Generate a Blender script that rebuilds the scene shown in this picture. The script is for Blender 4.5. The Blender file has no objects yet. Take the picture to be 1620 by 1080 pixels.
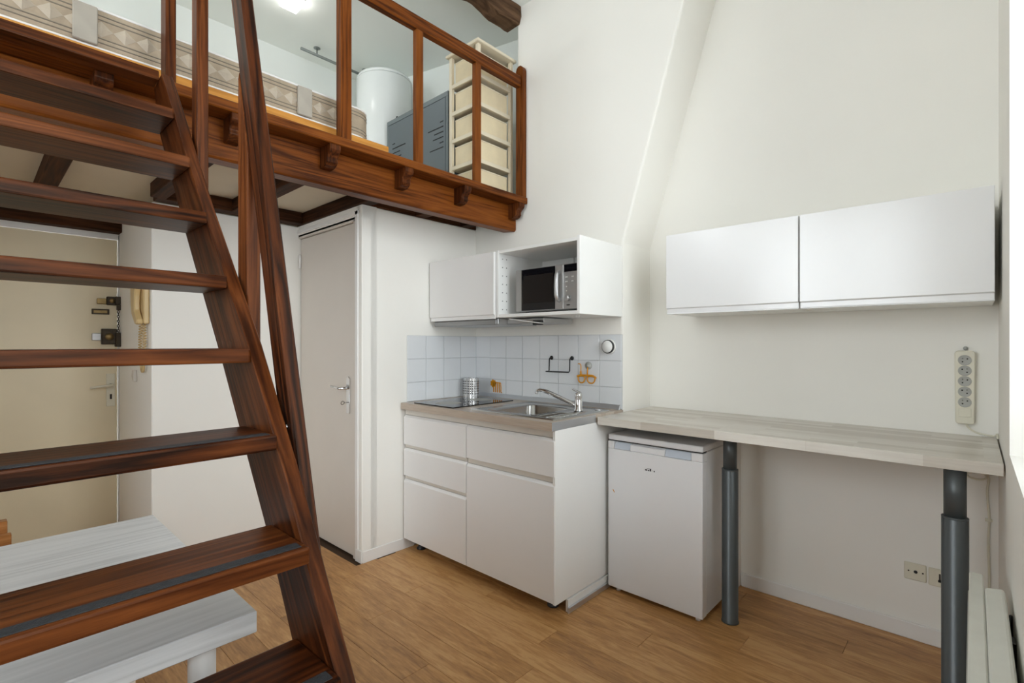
import bpy, bmesh, math, random
from mathutils import Vector, Matrix
random.seed(11)
S = bpy.context.scene
COL = S.collection

# ---------------------------------------------------------------- camera
YAW = math.radians(42.66)
cam_d = bpy.data.cameras.new('camera')
cam = bpy.data.objects.new('camera', cam_d); COL.objects.link(cam)
cam_d.sensor_width = 36.0
cam_d.lens = 36.0 * 791.0 / 1620.0
cam_d.shift_y = 4.0 / 1620.0
cam_d.clip_start = 0.01
cam.location = (0, 0, 1.32)
cam.rotation_euler = (math.pi / 2, 0, YAW)
S.camera = cam

# ---------------------------------------------------------------- world, window light, exposure
w = bpy.data.worlds.new('overcast_sky'); S.world = w; w.use_nodes = True
bg = w.node_tree.nodes['Background']
bg.inputs[0].default_value = (0.90, 0.96, 1.0, 1)
bg.inputs[1].default_value = 8.4
S.view_settings.view_transform = 'Standard'
S.view_settings.look = 'None'
S.view_settings.gamma = 1.0
S.view_settings.use_curve_mapping = False
S.view_settings.exposure = 0.08
S.cycles.diffuse_bounces = 8
S.cycles.max_bounces = 14

def portal(name, loc, rot, sx, sy):
    l = bpy.data.lights.new(name, 'AREA'); l.shape = 'RECTANGLE'; l.size = sx; l.size_y = sy
    l.cycles.is_portal = True
    o = bpy.data.objects.new(name, l); COL.objects.link(o); o.location = loc; o.rotation_euler = rot
    return o
WY0, WY1, WZ0, WZ1 = 1.02, 2.03, 1.0, 3.1        # window opening in the right wall
VY0, VY1 = -0.60, 0.40                          # second window, unseen, added along the same wall for more light
portal('added_side_window_portal', (0.50, (VY0+VY1)/2, (WZ0+WZ1)/2), (0, math.pi/2, 0), WZ1-WZ0, VY1-VY0)
UX0, UX1 = -2.20, -0.42                          # unseen window added behind the camera for frontal light
portal('added_front_window_portal', ((UX0+UX1)/2, -2.62, (WZ0+WZ1)/2), (-math.pi/2, 0, math.pi), UX1-UX0, WZ1-WZ0)
QX0, QX1, QZ0, QZ1 = -4.02, -2.55, 2.40, 3.62     # unseen window added at the near loft end to brighten the loft
portal('loft_window_portal', ((QX0+QX1)/2, -2.62, (QZ0+QZ1)/2), (-math.pi/2, 0, math.pi), QX1-QX0, QZ1-QZ0)
portal('window_portal', (0.50, (WY0+WY1)/2, (WZ0+WZ1)/2), (0, math.pi/2, 0), WZ1-WZ0, WY1-WY0)

# ---------------------------------------------------------------- materials
def newmat(name):
    m = bpy.data.materials.new(name); m.use_nodes = True
    nt = m.node_tree; b = nt.nodes['Principled BSDF']
    return m, nt, b
def setc(b, col, rough=0.5, metal=0.0, spec=0.5, coat=0.0, coatr=0.05):
    b.inputs['Base Color'].default_value = (*col, 1); b.inputs['Roughness'].default_value = rough
    b.inputs['Metallic'].default_value = metal; b.inputs['Specular IOR Level'].default_value = spec
    b.inputs['Coat Weight'].default_value = coat; b.inputs['Coat Roughness'].default_value = coatr
def ramp(nt, stops):
    r = nt.nodes.new('ShaderNodeValToRGB')
    e = r.color_ramp.elements
    while len(e) < len(stops): e.new(0.5)
    for i, (p, c) in enumerate(stops): e[i].position = p; e[i].color = (*c, 1)
    return r
def plain(name, col, rough=0.5, metal=0.0, spec=0.5, coat=0.0, var=0.04, scale=8.0, bump=0.0, bscale=60.0):
    m, nt, b = newmat(name); setc(b, col, rough, metal, spec, coat)
    L = nt.links
    tc = nt.nodes.new('ShaderNodeTexCoord')
    n = nt.nodes.new('ShaderNodeTexNoise'); n.inputs['Scale'].default_value = scale; n.inputs['Detail'].default_value = 4
    L.new(tc.outputs['Object'], n.inputs['Vector'])
    r = ramp(nt, [(0.3, tuple(c*(1-var) for c in col)), (0.7, tuple(min(1, c*(1+var)) for c in col))])
    L.new(n.outputs['Fac'], r.inputs[0]); L.new(r.outputs[0], b.inputs['Base Color'])
    if bump:
        n2 = nt.nodes.new('ShaderNodeTexNoise'); n2.inputs['Scale'].default_value = bscale; n2.inputs['Detail'].default_value = 3
        L.new(tc.outputs['Object'], n2.inputs['Vector'])
        bp = nt.nodes.new('ShaderNodeBump'); bp.inputs['Strength'].default_value = bump; bp.inputs['Distance'].default_value = 0.004
        L.new(n2.outputs['Fac'], bp.inputs['Height']); L.new(bp.outputs[0], b.inputs['Normal'])
    return m
def wood(name, dark, mid, light, axis=0, rough=0.42, fine=26.0, coat=0.15, contrast=1.0, blotch=0.6, ring=9.0):
    """Grain runs along the object's own axis; every piece takes its own slice of the pattern."""
    m, nt, b = newmat(name); setc(b, mid, rough, coat=coat, coatr=0.25, spec=0.16); b.inputs['Specular Tint'].default_value = (1.0, 0.78, 0.62, 1); L = nt.links
    tc = nt.nodes.new('ShaderNodeTexCoord'); oi = nt.nodes.new('ShaderNodeObjectInfo')
    mul = nt.nodes.new('ShaderNodeMath'); mul.operation = 'MULTIPLY'; mul.inputs[1].default_value = 37.0
    L.new(oi.outputs['Random'], mul.inputs[0])
    add = nt.nodes.new('ShaderNodeVectorMath'); add.operation = 'ADD'
    L.new(tc.outputs['Object'], add.inputs[0]); L.new(mul.outputs[0], add.inputs[1])
    mp = nt.nodes.new('ShaderNodeMapping')
    sc = [1.0, 1.0, 1.0]; sc[axis] = 0.05
    mp.inputs['Scale'].default_value = sc
    L.new(add.outputs[0], mp.inputs['Vector'])
    n1 = nt.nodes.new('ShaderNodeTexNoise'); n1.inputs['Scale'].default_value = ring; n1.inputs['Detail'].default_value = 2
    n1.inputs['Distortion'].default_value = 0.35
    L.new(mp.outputs[0], n1.inputs['Vector'])
    m1 = nt.nodes.new('ShaderNodeMath'); m1.operation = 'MULTIPLY'; m1.inputs[1].default_value = 9.0
    L.new(n1.outputs['Fac'], m1.inputs[0])
    fr = nt.nodes.new('ShaderNodeMath'); fr.operation = 'PINGPONG'; fr.inputs[1].default_value = 0.5
    L.new(m1.outputs[0], fr.inputs[0])
    n2 = nt.nodes.new('ShaderNodeTexNoise'); n2.inputs['Scale'].default_value = fine*3; n2.inputs['Detail'].default_value = 6
    n2.inputs['Roughness'].default_value = 0.65
    L.new(mp.outputs[0], n2.inputs['Vector'])
    n3 = nt.nodes.new('ShaderNodeTexNoise'); n3.inputs['Scale'].default_value = 2.4; n3.inputs['Detail'].default_value = 3
    mp3 = nt.nodes.new('ShaderNodeMapping'); s3 = [1.0]*3; s3[axis] = 0.35; mp3.inputs['Scale'].default_value = s3
    L.new(add.outputs[0], mp3.inputs['Vector']); L.new(mp3.outputs[0], n3.inputs['Vector'])
    ma = nt.nodes.new('ShaderNodeMath'); ma.operation = 'MULTIPLY_ADD'; ma.inputs[1].default_value = 0.55*contrast
    L.new(fr.outputs[0], ma.inputs[0])
    mb = nt.nodes.new('ShaderNodeMath'); mb.operation = 'MULTIPLY'; mb.inputs[1].default_value = 0.75
    L.new(n2.outputs['Fac'], mb.inputs[0]); L.new(mb.outputs[0], ma.inputs[2])
    mc = nt.nodes.new('ShaderNodeMath'); mc.operation = 'MULTIPLY_ADD'; mc.inputs[1].default_value = blotch
    L.new(n3.outputs['Fac'], mc.inputs[0]); L.new(ma.outputs[0], mc.inputs[2])
    sub = nt.nodes.new('ShaderNodeMath'); sub.operation = 'SUBTRACT'; sub.inputs[1].default_value = 0.5*blotch
    L.new(mc.outputs[0], sub.inputs[0])
    r = ramp(nt, [(0.26, dark), (0.50, mid), (0.84, light)])
    L.new(sub.outputs[0], r.inputs[0]); L.new(r.outputs[0], b.inputs['Base Color'])
    bp = nt.nodes.new('ShaderNodeBump'); bp.inputs['Strength'].default_value = 0.25; bp.inputs['Distance'].default_value = 0.002
    L.new(sub.outputs[0], bp.inputs['Height']); L.new(bp.outputs[0], b.inputs['Normal'])
    return m
def staves(name, c1, c2, c3, rough=0.35):
    """Laminated block print: staves along X."""
    m, nt, b = newmat(name); setc(b, c1, rough, coat=0.25, coatr=0.2); L = nt.links
    tc = nt.nodes.new('ShaderNodeTexCoord')
    br = nt.nodes.new('ShaderNodeTexBrick')
    br.offset = 0.43; br.squash = 1.0
    br.inputs['Color1'].default_value = (0, 0, 0, 1); br.inputs['Color2'].default_value = (1, 1, 1, 1)
    br.inputs['Mortar'].default_value = (0.35, 0.35, 0.35, 1)
    br.inputs['Scale'].default_value = 1.0; br.inputs['Mortar Size'].default_value = 0.0006
    br.inputs['Brick Width'].default_value = 0.36; br.inputs['Row Height'].default_value = 0.043
    L.new(tc.outputs['Object'], br.inputs['Vector'])
    mp = nt.nodes.new('ShaderNodeMapping'); mp.inputs['Scale'].default_value = (2.5, 40, 40)
    L.new(tc.outputs['Object'], mp.inputs['Vector'])
    n = nt.nodes.new('ShaderNodeTexNoise'); n.inputs['Scale'].default_value = 2.5; n.inputs['Detail'].default_value = 6
    L.new(mp.outputs[0], n.inputs['Vector'])
    mx = nt.nodes.new('ShaderNodeMath'); mx.operation = 'MULTIPLY_ADD'; mx.inputs[1].default_value = 0.62
    L.new(br.outputs['Color'], mx.inputs[0])
    hf = nt.nodes.new('ShaderNodeMath'); hf.operation = 'MULTIPLY'; hf.inputs[1].default_value = 0.5
    L.new(n.outputs['Fac'], hf.inputs[0]); L.new(hf.outputs[0], mx.inputs[2])
    r = ramp(nt, [(0.12, c3), (0.5, c2), (0.85, c1)])
    L.new(mx.outputs[0], r.inputs[0]); L.new(r.outputs[0], b.inputs['Base Color'])
    return m
def oak_floor(name):
    m, nt, b = newmat(name); setc(b, (0.3, 0.15, 0.06), 0.38, spec=0.4); L = nt.links
    tc = nt.nodes.new('ShaderNodeTexCoord'); oi = nt.nodes.new('ShaderNodeObjectInfo')
    mul = nt.nodes.new('ShaderNodeMath'); mul.operation = 'MULTIPLY'; mul.inputs[1].default_value = 51.0
    L.new(oi.outputs['Random'], mul.inputs[0])
    add = nt.nodes.new('ShaderNodeVectorMath'); add.operation = 'ADD'
    L.new(tc.outputs['Object'], add.inputs[0]); L.new(mul.outputs[0], add.inputs[1])
    mp = nt.nodes.new('ShaderNodeMapping'); mp.inputs['Scale'].default_value = (1.3, 9, 9)
    L.new(add.outputs[0], mp.inputs['Vector'])
    n = nt.nodes.new('ShaderNodeTexNoise'); n.inputs['Scale'].default_value = 3.0; n.inputs['Detail'].default_value = 8
    n.inputs['Roughness'].default_value = 0.62; n.inputs['Distortion'].default_value = 0.8
    L.new(mp.outputs[0], n.inputs['Vector'])
    n2 = nt.nodes.new('ShaderNodeTexNoise'); n2.inputs['Scale'].default_value = 9.0; n2.inputs['Detail'].default_value = 5
    mp2 = nt.nodes.new('ShaderNodeMapping'); mp2.inputs['Scale'].default_value = (2.0, 14, 14)
    L.new(add.outputs[0], mp2.inputs['Vector']); L.new(mp2.outputs[0], n2.inputs['Vector'])
    a = nt.nodes.new('ShaderNodeMath'); a.operation = 'MULTIPLY_ADD'; a.inputs[1].default_value = 0.45
    L.new(n2.outputs['Fac'], a.inputs[0]); L.new(n.outputs['Fac'], a.inputs[2])
    t = nt.nodes.new('ShaderNodeMath'); t.operation = 'MULTIPLY_ADD'; t.inputs[1].default_value = 0.26
    L.new(oi.outputs['Random'], t.inputs[0]); L.new(a.outputs[0], t.inputs[2])
    r = ramp(nt, [(0.50, (0.245, 0.110, 0.034)), (0.84, (0.475, 0.245, 0.086)), (1.0, (0.58, 0.330, 0.135))])
    L.new(t.outputs[0], r.inputs[0]); L.new(r.outputs[0], b.inputs['Base Color'])
    bp = nt.nodes.new('ShaderNodeBump'); bp.inputs['Strength'].default_value = 0.12; bp.inputs['Distance'].default_value = 0.001
    L.new(a.outputs[0], bp.inputs['Height']); L.new(bp.outputs[0], b.inputs['Normal'])
    return m
def thin_glass(name):
    m, nt, b = newmat(name); nt.nodes.remove(b)
    out = nt.nodes['Material Output']; tr = nt.nodes.new('ShaderNodeBsdfTransparent'); gl = nt.nodes.new('ShaderNodeBsdfGlossy')
    gl.inputs['Roughness'].default_value = 0.02
    fr = nt.nodes.new('ShaderNodeFresnel'); fr.inputs['IOR'].default_value = 1.4
    mx = nt.nodes.new('ShaderNodeMixShader')
    nt.links.new(fr.outputs[0], mx.inputs[0]); nt.links.new(tr.outputs[0], mx.inputs[1]); nt.links.new(gl.outputs[0], mx.inputs[2])
    nt.links.new(mx.outputs[0], out.inputs[0])
    return m
def emit(name, col, s):
    m, nt, b = newmat(name); setc(b, col); b.inputs['Emission Color'].default_value = (*col, 1); b.inputs['Emission Strength'].default_value = s
    return m

M = {}
M['wall'] = plain('white_wall_paint', (0.845, 0.83, 0.782), 0.7, var=0.015, scale=1.5, bump=0.08, bscale=25)
M['ceil'] = plain('white_ceiling_paint', (0.86, 0.885, 0.85), 0.75, var=0.015, scale=1.5)
M['soffit'] = plain('cream_plaster', (0.70, 0.63, 0.50), 0.75, var=0.03, scale=3, bump=0.05)
M['trim'] = plain('white_trim_paint', (0.80, 0.79, 0.77), 0.35, var=0.01)
M['cream'] = plain('cream_door_paint', (0.74, 0.65, 0.46), 0.45, var=0.03, scale=3)
M['greige'] = plain('pale_door_paint', (0.66, 0.61, 0.55), 0.4, var=0.02, scale=3)
M['gloss'] = plain('white_gloss_lacquer', (0.78, 0.77, 0.76), 0.12, var=0.004, coat=0.5)
M['satinwhite'] = plain('white_satin_lacquer', (0.78, 0.78, 0.78), 0.22, var=0.004, spec=0.7)
M['carcass'] = plain('white_melamine', (0.82, 0.82, 0.80), 0.35, var=0.005)
M['rail'] = plain('beige_rail', (0.62, 0.58, 0.52), 0.4, var=0.01)
M['tile'] = plain('white_glazed_tile', (0.71, 0.73, 0.75), 0.12, var=0.012, scale=5, coat=0.3)
M['grout'] = plain('grey_grout', (0.50, 0.51, 0.52), 0.8, var=0.05, scale=30)
M['steel'] = plain('brushed_steel', (0.40, 0.40, 0.39), 0.24, metal=1.0, var=0.05, scale=20)
M['cansteel'] = plain('bright_can_steel', (0.62, 0.62, 0.61), 0.26, metal=0.9, var=0.01)
M['sinksteel'] = plain('sink_steel', (0.50, 0.50, 0.49), 0.20, metal=1.0, var=0.01)
M['hoodgrey'] = plain('grey_hood_steel', (0.30, 0.30, 0.30), 0.35, metal=0.7, var=0.04)
M['chrome'] = plain('chrome', (0.75, 0.75, 0.76), 0.08, metal=1.0, var=0.01)
M['alu'] = plain('aluminium_edge', (0.62, 0.64, 0.67), 0.35, metal=0.85, var=0.02)
M['blackglass'] = plain('black_glass', (0.006, 0.006, 0.008), 0.04, spec=0.6, var=0.0)
M['black'] = plain('black_plastic', (0.015, 0.015, 0.016), 0.4, var=0.05)
M['blackmetal'] = plain('black_wire', (0.012, 0.012, 0.014), 0.35, var=0.05)
M['hole'] = plain('dark_hole', (0.02, 0.018, 0.016), 0.8, var=0.0)
M['grey_leg'] = plain('grey_painted_steel', (0.085, 0.095, 0.098), 0.38, metal=0.3, var=0.03)
M['fridge'] = plain('white_fridge_enamel', (0.74, 0.74, 0.75), 0.28, var=0.004)
M['silverpl'] = plain('silver_plastic', (0.50, 0.50, 0.50), 0.32, metal=0.7, var=0.02)
M['pocket'] = plain('grey_handle_plastic', (0.52, 0.57, 0.64), 0.3, var=0.02)
M['yellow'] = plain('amber_plastic', (0.62, 0.26, 0.01), 0.25, var=0.1, scale=40)
M['ivory'] = plain('ivory_plastic', (0.70, 0.67, 0.55), 0.4, var=0.02)
M['socketgrey'] = plain('grey_socket', (0.38, 0.38, 0.35), 0.5, var=0.03)
M['phone'] = plain('aged_cream_plastic', (0.58, 0.42, 0.20), 0.4, var=0.03)
M['brass'] = plain('aged_brass', (0.30, 0.21, 0.09), 0.4, metal=0.8, var=0.15, scale=30)
M['lockdark'] = plain('dark_bronze', (0.055, 0.040, 0.025), 0.45, metal=0.6, var=0.2, scale=40)
M['locker'] = plain('grey_locker_steel', (0.135, 0.16, 0.175), 0.45, metal=0.1, var=0.02)
M['lockerlight'] = plain('grey_locker_frame', (0.17, 0.20, 0.21), 0.45, metal=0.1, var=0.02)
M['tank'] = plain('white_tank_enamel', (0.82, 0.85, 0.84), 0.22, var=0.01)
M['creamwood'] = plain('cream_painted_wood', (0.78, 0.70, 0.54), 0.5, var=0.03, scale=10)
M['paper'] = plain('cream_paper_box', (0.78, 0.67, 0.46), 0.75, var=0.05, scale=14)
M['strip'] = plain('black_grip_tape', (0.022, 0.024, 0.028), 0.6, var=0.3, scale=60, bump=0.3, bscale=300)
M['pipe'] = plain('grey_pipe', (0.22, 0.24, 0.23), 0.4, metal=0.5, var=0.05)
M['heater'] = plain('ivory_heater_enamel', (0.66, 0.66, 0.60), 0.4, var=0.04, scale=12)
M['mattress'] = plain('taupe_ticking', (0.37, 0.295, 0.21), 0.8, var=0.10, scale=25, bump=0.4, bscale=120)
M['quilt'] = plain('taupe_ticking_lit_tone', (0.47, 0.40, 0.31), 0.6, var=0.06, scale=25, bump=0.2, bscale=120)
M['satin'] = plain('grey_satin_tape', (0.38, 0.345, 0.29), 0.35, var=0.08, scale=12)
M['piping'] = plain('dark_piping', (0.20, 0.17, 0.13), 0.7, var=0.05)
M['loftwall'] = plain('loft_wall_paint', (0.80, 0.825, 0.795), 0.75, var=0.015, scale=1.5)
M['sheet'] = plain('white_sheet', (0.80, 0.79, 0.76), 0.8, var=0.01)
M['glass'] = thin_glass('window_glass')
M['lamp'] = emit('ceiling_lamp_glow', (1.0, 0.98, 0.95), 14.0)
RED = ((0.010, 0.003, 0.0015), (0.064, 0.0160, 0.0040), (0.165, 0.049, 0.012))
ORG = ((0.045, 0.010, 0.002), (0.150, 0.040, 0.006), (0.230, 0.070, 0.011))
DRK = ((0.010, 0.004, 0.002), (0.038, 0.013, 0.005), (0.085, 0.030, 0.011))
def W(kind, axis):
    k = kind + str(axis)
    if k not in M:
        c = {'red': RED, 'org': ORG, 'drk': DRK}[kind]
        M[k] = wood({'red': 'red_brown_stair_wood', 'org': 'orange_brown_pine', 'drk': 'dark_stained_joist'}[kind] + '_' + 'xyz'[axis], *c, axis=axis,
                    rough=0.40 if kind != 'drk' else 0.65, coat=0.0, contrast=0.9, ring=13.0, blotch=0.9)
    return M[k]
M['oldbeam'] = wood('old_rough_oak', (0.030, 0.016, 0.009), (0.090, 0.050, 0.028), (0.16, 0.095, 0.055), axis=1, rough=0.8, coat=0)
M['orangeboard'] = wood('honey_pine', (0.40, 0.16, 0.03), (0.58, 0.26, 0.055), (0.68, 0.36, 0.10), axis=1, contrast=0.6)
M['chairwood'] = wood('chair_pine', (0.14, 0.05, 0.015), (0.30, 0.12, 0.035), (0.42, 0.19, 0.07), axis=1)
M['desktop'] = staves('whitewashed_laminate', (0.68, 0.645, 0.585), (0.585, 0.54, 0.475), (0.46, 0.41, 0.35))
M['worktop'] = staves('greige_laminate', (0.56, 0.49, 0.41), (0.47, 0.39, 0.315), (0.30, 0.22, 0.165))
M['tablewhite'] = wood('white_stained_laminate', (0.52, 0.52, 0.51), (0.62, 0.62, 0.61), (0.70, 0.70, 0.69), axis=1, rough=0.35, coat=0.1, blotch=0.2)
M['floor'] = oak_floor('oak_laminate')
M['underfloor'] = plain('floor_gap', (0.06, 0.03, 0.012), 0.8, var=0.05)

# ---------------------------------------------------------------- mesh helpers
WM = {}
def link(name, me, mat, parent=None, mat4=None, smooth=False):
    o = bpy.data.objects.new(name, me); COL.objects.link(o)
    if mat is not None and me is not None:
        if not me.materials: me.materials.append(mat)
    mat4 = mat4 or Matrix()
    WM[o] = mat4
    if parent is not None:
        o.parent = parent; o.matrix_basis = WM[parent].inverted() @ mat4
    else:
        o.matrix_basis = mat4
    if smooth and me is not None:
        for p in me.polygons: p.use_smooth = True
    return o
def tomesh(bm, name):
    me = bpy.data.meshes.new(name); bmesh.ops.recalc_face_normals(bm, faces=bm.faces); bm.to_mesh(me); bm.free(); return me
def tag(o, label=None, cat=None, group=None, kind=None):
    if label: o['label'] = label
    if cat: o['category'] = cat
    if group: o['group'] = group
    if kind: o['kind'] = kind
    return o
def thing(name, loc, label, cat, group=None, rotz=0.0):
    o = link(name, None, None, None, Matrix.Translation(loc) @ Matrix.Rotation(rotz, 4, 'Z'))
    o.empty_display_size = 0.1
    return tag(o, label, cat, group)
def bevel(bm, bev, seg=1):
    if bev > 0:
        bmesh.ops.bevel(bm, geom=list(bm.edges), offset=bev, segments=seg, profile=0.6, affect='EDGES')
def box(name, xr, yr, zr, mat, parent=None, bev=0.0015, seg=1):
    c = Vector(((xr[0]+xr[1])/2, (yr[0]+yr[1])/2, (zr[0]+zr[1])/2))
    s = (abs(xr[1]-xr[0]), abs(yr[1]-yr[0]), abs(zr[1]-zr[0]))
    bm = bmesh.new(); bmesh.ops.create_cube(bm, size=1.0); bmesh.ops.scale(bm, vec=s, verts=bm.verts)
    bevel(bm, min(bev, 0.45*min(s)), seg)
    return link(name, tomesh(bm, name), mat, parent, Matrix.Translation(c))
def boxes(name, lst, mat, parent=None, bev=0.0):
    """Several boxes joined into ONE piece of one thing (a frame, a wall round an opening)."""
    xs = [b[0] for b in lst]; c = Vector((min(b[0][0] for b in lst), min(b[1][0] for b in lst), min(b[2][0] for b in lst)))
    bm = bmesh.new()
    for xr, yr, zr in lst:
        b2 = bmesh.new(); bmesh.ops.create_cube(b2, size=1.0)
        s = (xr[1]-xr[0], yr[1]-yr[0], zr[1]-zr[0])
        bmesh.ops.scale(b2, vec=s, verts=b2.verts); bevel(b2, min(bev, 0.45*min(s)))
        bmesh.ops.translate(b2, vec=Vector(((xr[0]+xr[1])/2, (yr[0]+yr[1])/2, (zr[0]+zr[1])/2))-c, verts=b2.verts)
        t = bpy.data.meshes.new('t'); b2.to_mesh(t); b2.free(); bm.from_mesh(t); bpy.data.meshes.remove(t)
    return link(name, tomesh(bm, name), mat, parent, Matrix.Translation(c))
def beam(name, a, b, wid, thick, mat, parent=None, side=(0, 1, 0), bev=0.003):
    """A bar from a to b, local X along it, width along `side`."""
    a, b = Vector(a), Vector(b); d = (b-a); Ln = d.length; X = d.normalized()
    Yv = Vector(side); Yv = (Yv - X*Yv.dot(X)).normalized(); Z = X.cross(Yv)
    m = Matrix((X, Yv, Z)).transposed().to_4x4(); m.translation = (a+b)/2
    bm = bmesh.new(); bmesh.ops.create_cube(bm, size=1.0); bmesh.ops.scale(bm, vec=(Ln, wid, thick), verts=bm.verts)
    bevel(bm, min(bev, 0.4*min(wid, thick)))
    return link(name, tomesh(bm, name), mat, parent, m)
PL = {'xz': lambda u, v, w: Vector((u, w, v)), 'yz': lambda u, v, w: Vector((w, u, v)), 'xy': lambda u, v, w: Vector((u, v, w))}
def prism(name, pts, plane, w0, w1, mat, parent=None, bev=0.0, smooth=False, seg=1):
    f = PL[plane]; n = len(pts)
    cu = sum(p[0] for p in pts)/n; cv = sum(p[1] for p in pts)/n; cw = (w0+w1)/2
    c = f(cu, cv, cw); bm = bmesh.new()
    A = [bm.verts.new(f(p[0], p[1], w0)-c) for p in pts]; B = [bm.verts.new(f(p[0], p[1], w1)-c) for p in pts]
    bm.faces.new(A); bm.faces.new(B[::-1])
    for i in range(n): bm.faces.new((A[i], A[(i+1) % n], B[(i+1) % n], B[i]))
    bmesh.ops.recalc_face_normals(bm, faces=bm.faces)
    bevel(bm, bev, seg)
    return link(name, tomesh(bm, name), mat, parent, Matrix.Translation(c), smooth)
def lathe(name, prof, loc, mat, parent=None, axis='z', seg=28, sx=1.0, sy=1.0, smooth=True):
    """Profile [(radius, height)...] turned about the axis."""
    bm = bmesh.new(); rings = []
    for r, h in prof:
        if r < 1e-6: rings.append([bm.verts.new((0, 0, h))])
        else: rings.append([bm.verts.new((sx*r*math.cos(2*math.pi*i/seg), sy*r*math.sin(2*math.pi*i/seg), h)) for i in range(seg)])
    for a, b in zip(rings, rings[1:]):
        for i in range(seg):
            j = (i+1) % seg
            if len(a) == 1 and len(b) == 1: continue
            if len(a) == 1: bm.faces.new((a[0], b[i], b[j]))
            elif len(b) == 1: bm.faces.new((a[i], a[j], b[0]))
            else: bm.faces.new((a[i], a[j], b[j], b[i]))
    for rr in (rings[0], rings[-1]):
        if len(rr) > 1: bm.faces.new(rr)
    R = {'z': Matrix(), 'y': Matrix.Rotation(math.pi/2, 4, 'X'), 'x': Matrix.Rotation(math.pi/2, 4, 'Y')}[axis]
    me = tomesh(bm, name)
    o = link(name, me, mat, parent, Matrix.Translation(loc) @ R)
    if smooth:
        for p in me.polygons: p.use_smooth = len(p.vertices) <= 4
    return o
def tube(name, pts, r, mat, parent=None, seg=8, cyclic=False, sub=0):
    """Round tube through points (r may be a list)."""
    P = [Vector(p) for p in pts]
    if sub:
        Q = []
        n = len(P); rng = range(n if cyclic else n-1)
        for i in rng:
            p0 = P[(i-1) % n] if (cyclic or i > 0) else P[0]; p1 = P[i]; p2 = P[(i+1) % n]
            p3 = P[(i+2) % n] if (cyclic or i+2 < n) else P[-1]
            for k in range(sub):
                t = k/sub
                Q.append(0.5*((2*p1)+(p2-p0)*t+(2*p0-5*p1+4*p2-p3)*t*t+(3*p1-p0-3*p2+p3)*t**3))
        if not cyclic: Q.append(P[-1])
        P = Q
    n = len(P); c = P[0].copy(); bm = bmesh.new(); rings = []
    N = None
    for i in range(n):
        if cyclic: T = (P[(i+1) % n]-P[(i-1) % n])
        else: T = P[min(i+1, n-1)]-P[max(i-1, 0)]
        T.normalize()
        if N is None: N = T.orthogonal().normalized()
        else:
            N = (N - T*N.dot(T)); N = N.normalized() if N.length > 1e-6 else T.orthogonal().normalized()
        Bv = T.cross(N); rr = r[min(i, len(r)-1)] if isinstance(r, (list, tuple)) else r
        rings.append([bm.verts.new(P[i]-c+rr*(math.cos(2*math.pi*k/seg)*N+math.sin(2*math.pi*k/seg)*Bv)) for k in range(seg)])
    for i in range(n if cyclic else n-1):
        a, b = rings[i], rings[(i+1) % n]
        for k in range(seg): bm.faces.new((a[k], a[(k+1) % seg], b[(k+1) % seg], b[k]))
    if not cyclic: bm.faces.new(rings[0]); bm.faces.new(rings[-1])
    return link(name, tomesh(bm, name), mat, parent, Matrix.Translation(c), True)
def dup(o, mat4, parent=None):
    c = o.copy(); COL.objects.link(c); WM[c] = mat4
    if parent is not None: c.parent = parent; c.matrix_basis = WM[parent].inverted() @ mat4
    else: c.matrix_basis = mat4
    return c
T3 = Matrix.Translation

# ================================================================ THE SETTING
XR = 0.078      # right (window) wall
YB = 2.54       # wall behind the kitchen
YW = 2.865      # wall behind the desk
XP = -2.70      # partition beside the kitchen
XL = -3.558     # white wall beside the inner door
YD = 1.60       # wall with the inner door
XE = -4.50      # wall with the entrance door
ZC = 3.61       # main ceiling
ZL = 3.70       # ceiling over the loft
struct = lambda o: tag(o, kind='structure')

fl = struct(box('floor', (XE-0.1, XR+0.1), (-2.1, YW+0.1), (-0.06, -0.012), M['underfloor'], bev=0))
fl['label'] = 'oak laminate floor of long planks'
PWID, PLEN = 0.137, 1.28
y = -2.0; row = 0
while y < YW-0.01:
    y1 = min(y+PWID, YW)
    x0 = XE if y1 < 0.80 else (XL if y1 < 1.62 else XP)
    x = x0 - PLEN*((row*0.37) % 1.0)
    while x < XR:
        a, b = max(x, x0), min(x+PLEN, XR)
        if b-a > 0.03:
            box('plank', (a+0.0006, b-0.0006), (y+0.0005, y1-0.0005), (-0.012, 0.0), M['floor'], fl, bev=0.0007)
        x += PLEN
    y = y1; row += 1

# wall behind the kitchen, its right end leaning over as it rises (old flue)
wb = struct(prism('wall_back', [(-2.82, 0), (-1.475, 0), (-1.475, 1.60), (-1.475, 1.90), (-0.955, ZC+0.05), (-2.29, ZC+0.05), (-2.29, 2.24), (-2.82, 2.24)], 'xz', YB, YW+0.25, M['wall'], bev=0.012, seg=2))
struct(box('wall_recess', (-1.60, XR+0.30), (YW, YW+0.15), (0, ZC+0.05), M['wall'], bev=0))
struct(boxes('wall_right', [((XR, XR+0.42), (-2.1, YW), (0, WZ0)), ((XR, XR+0.42), (-2.1, YW), (WZ1, ZC+0.05)),
                            ((XR, XR+0.42), (WY1, YW), (WZ0, WZ1)), ((XR, XR+0.42), (-2.1, VY0), (WZ0, WZ1)), ((XR, XR+0.42), (VY1, WY0), (WZ0, WZ1))], M['wall']))
FW = (-2.6, -2.1)
struct(boxes('wall_front', [((UX0, XR), FW, (0, WZ0)), ((UX0, XR), FW, (WZ1, ZL+0.05)), ((UX1, XR), FW, (WZ0, WZ1)), ((QX1, UX0), FW, (0, ZL+0.05)),
                            ((QX0, QX1), FW, (0, QZ0)), ((QX0, QX1), FW, (QZ1, ZL+0.05)), ((XE, QX0), FW, (0, ZL+0.05))], M['wall']))
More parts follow.
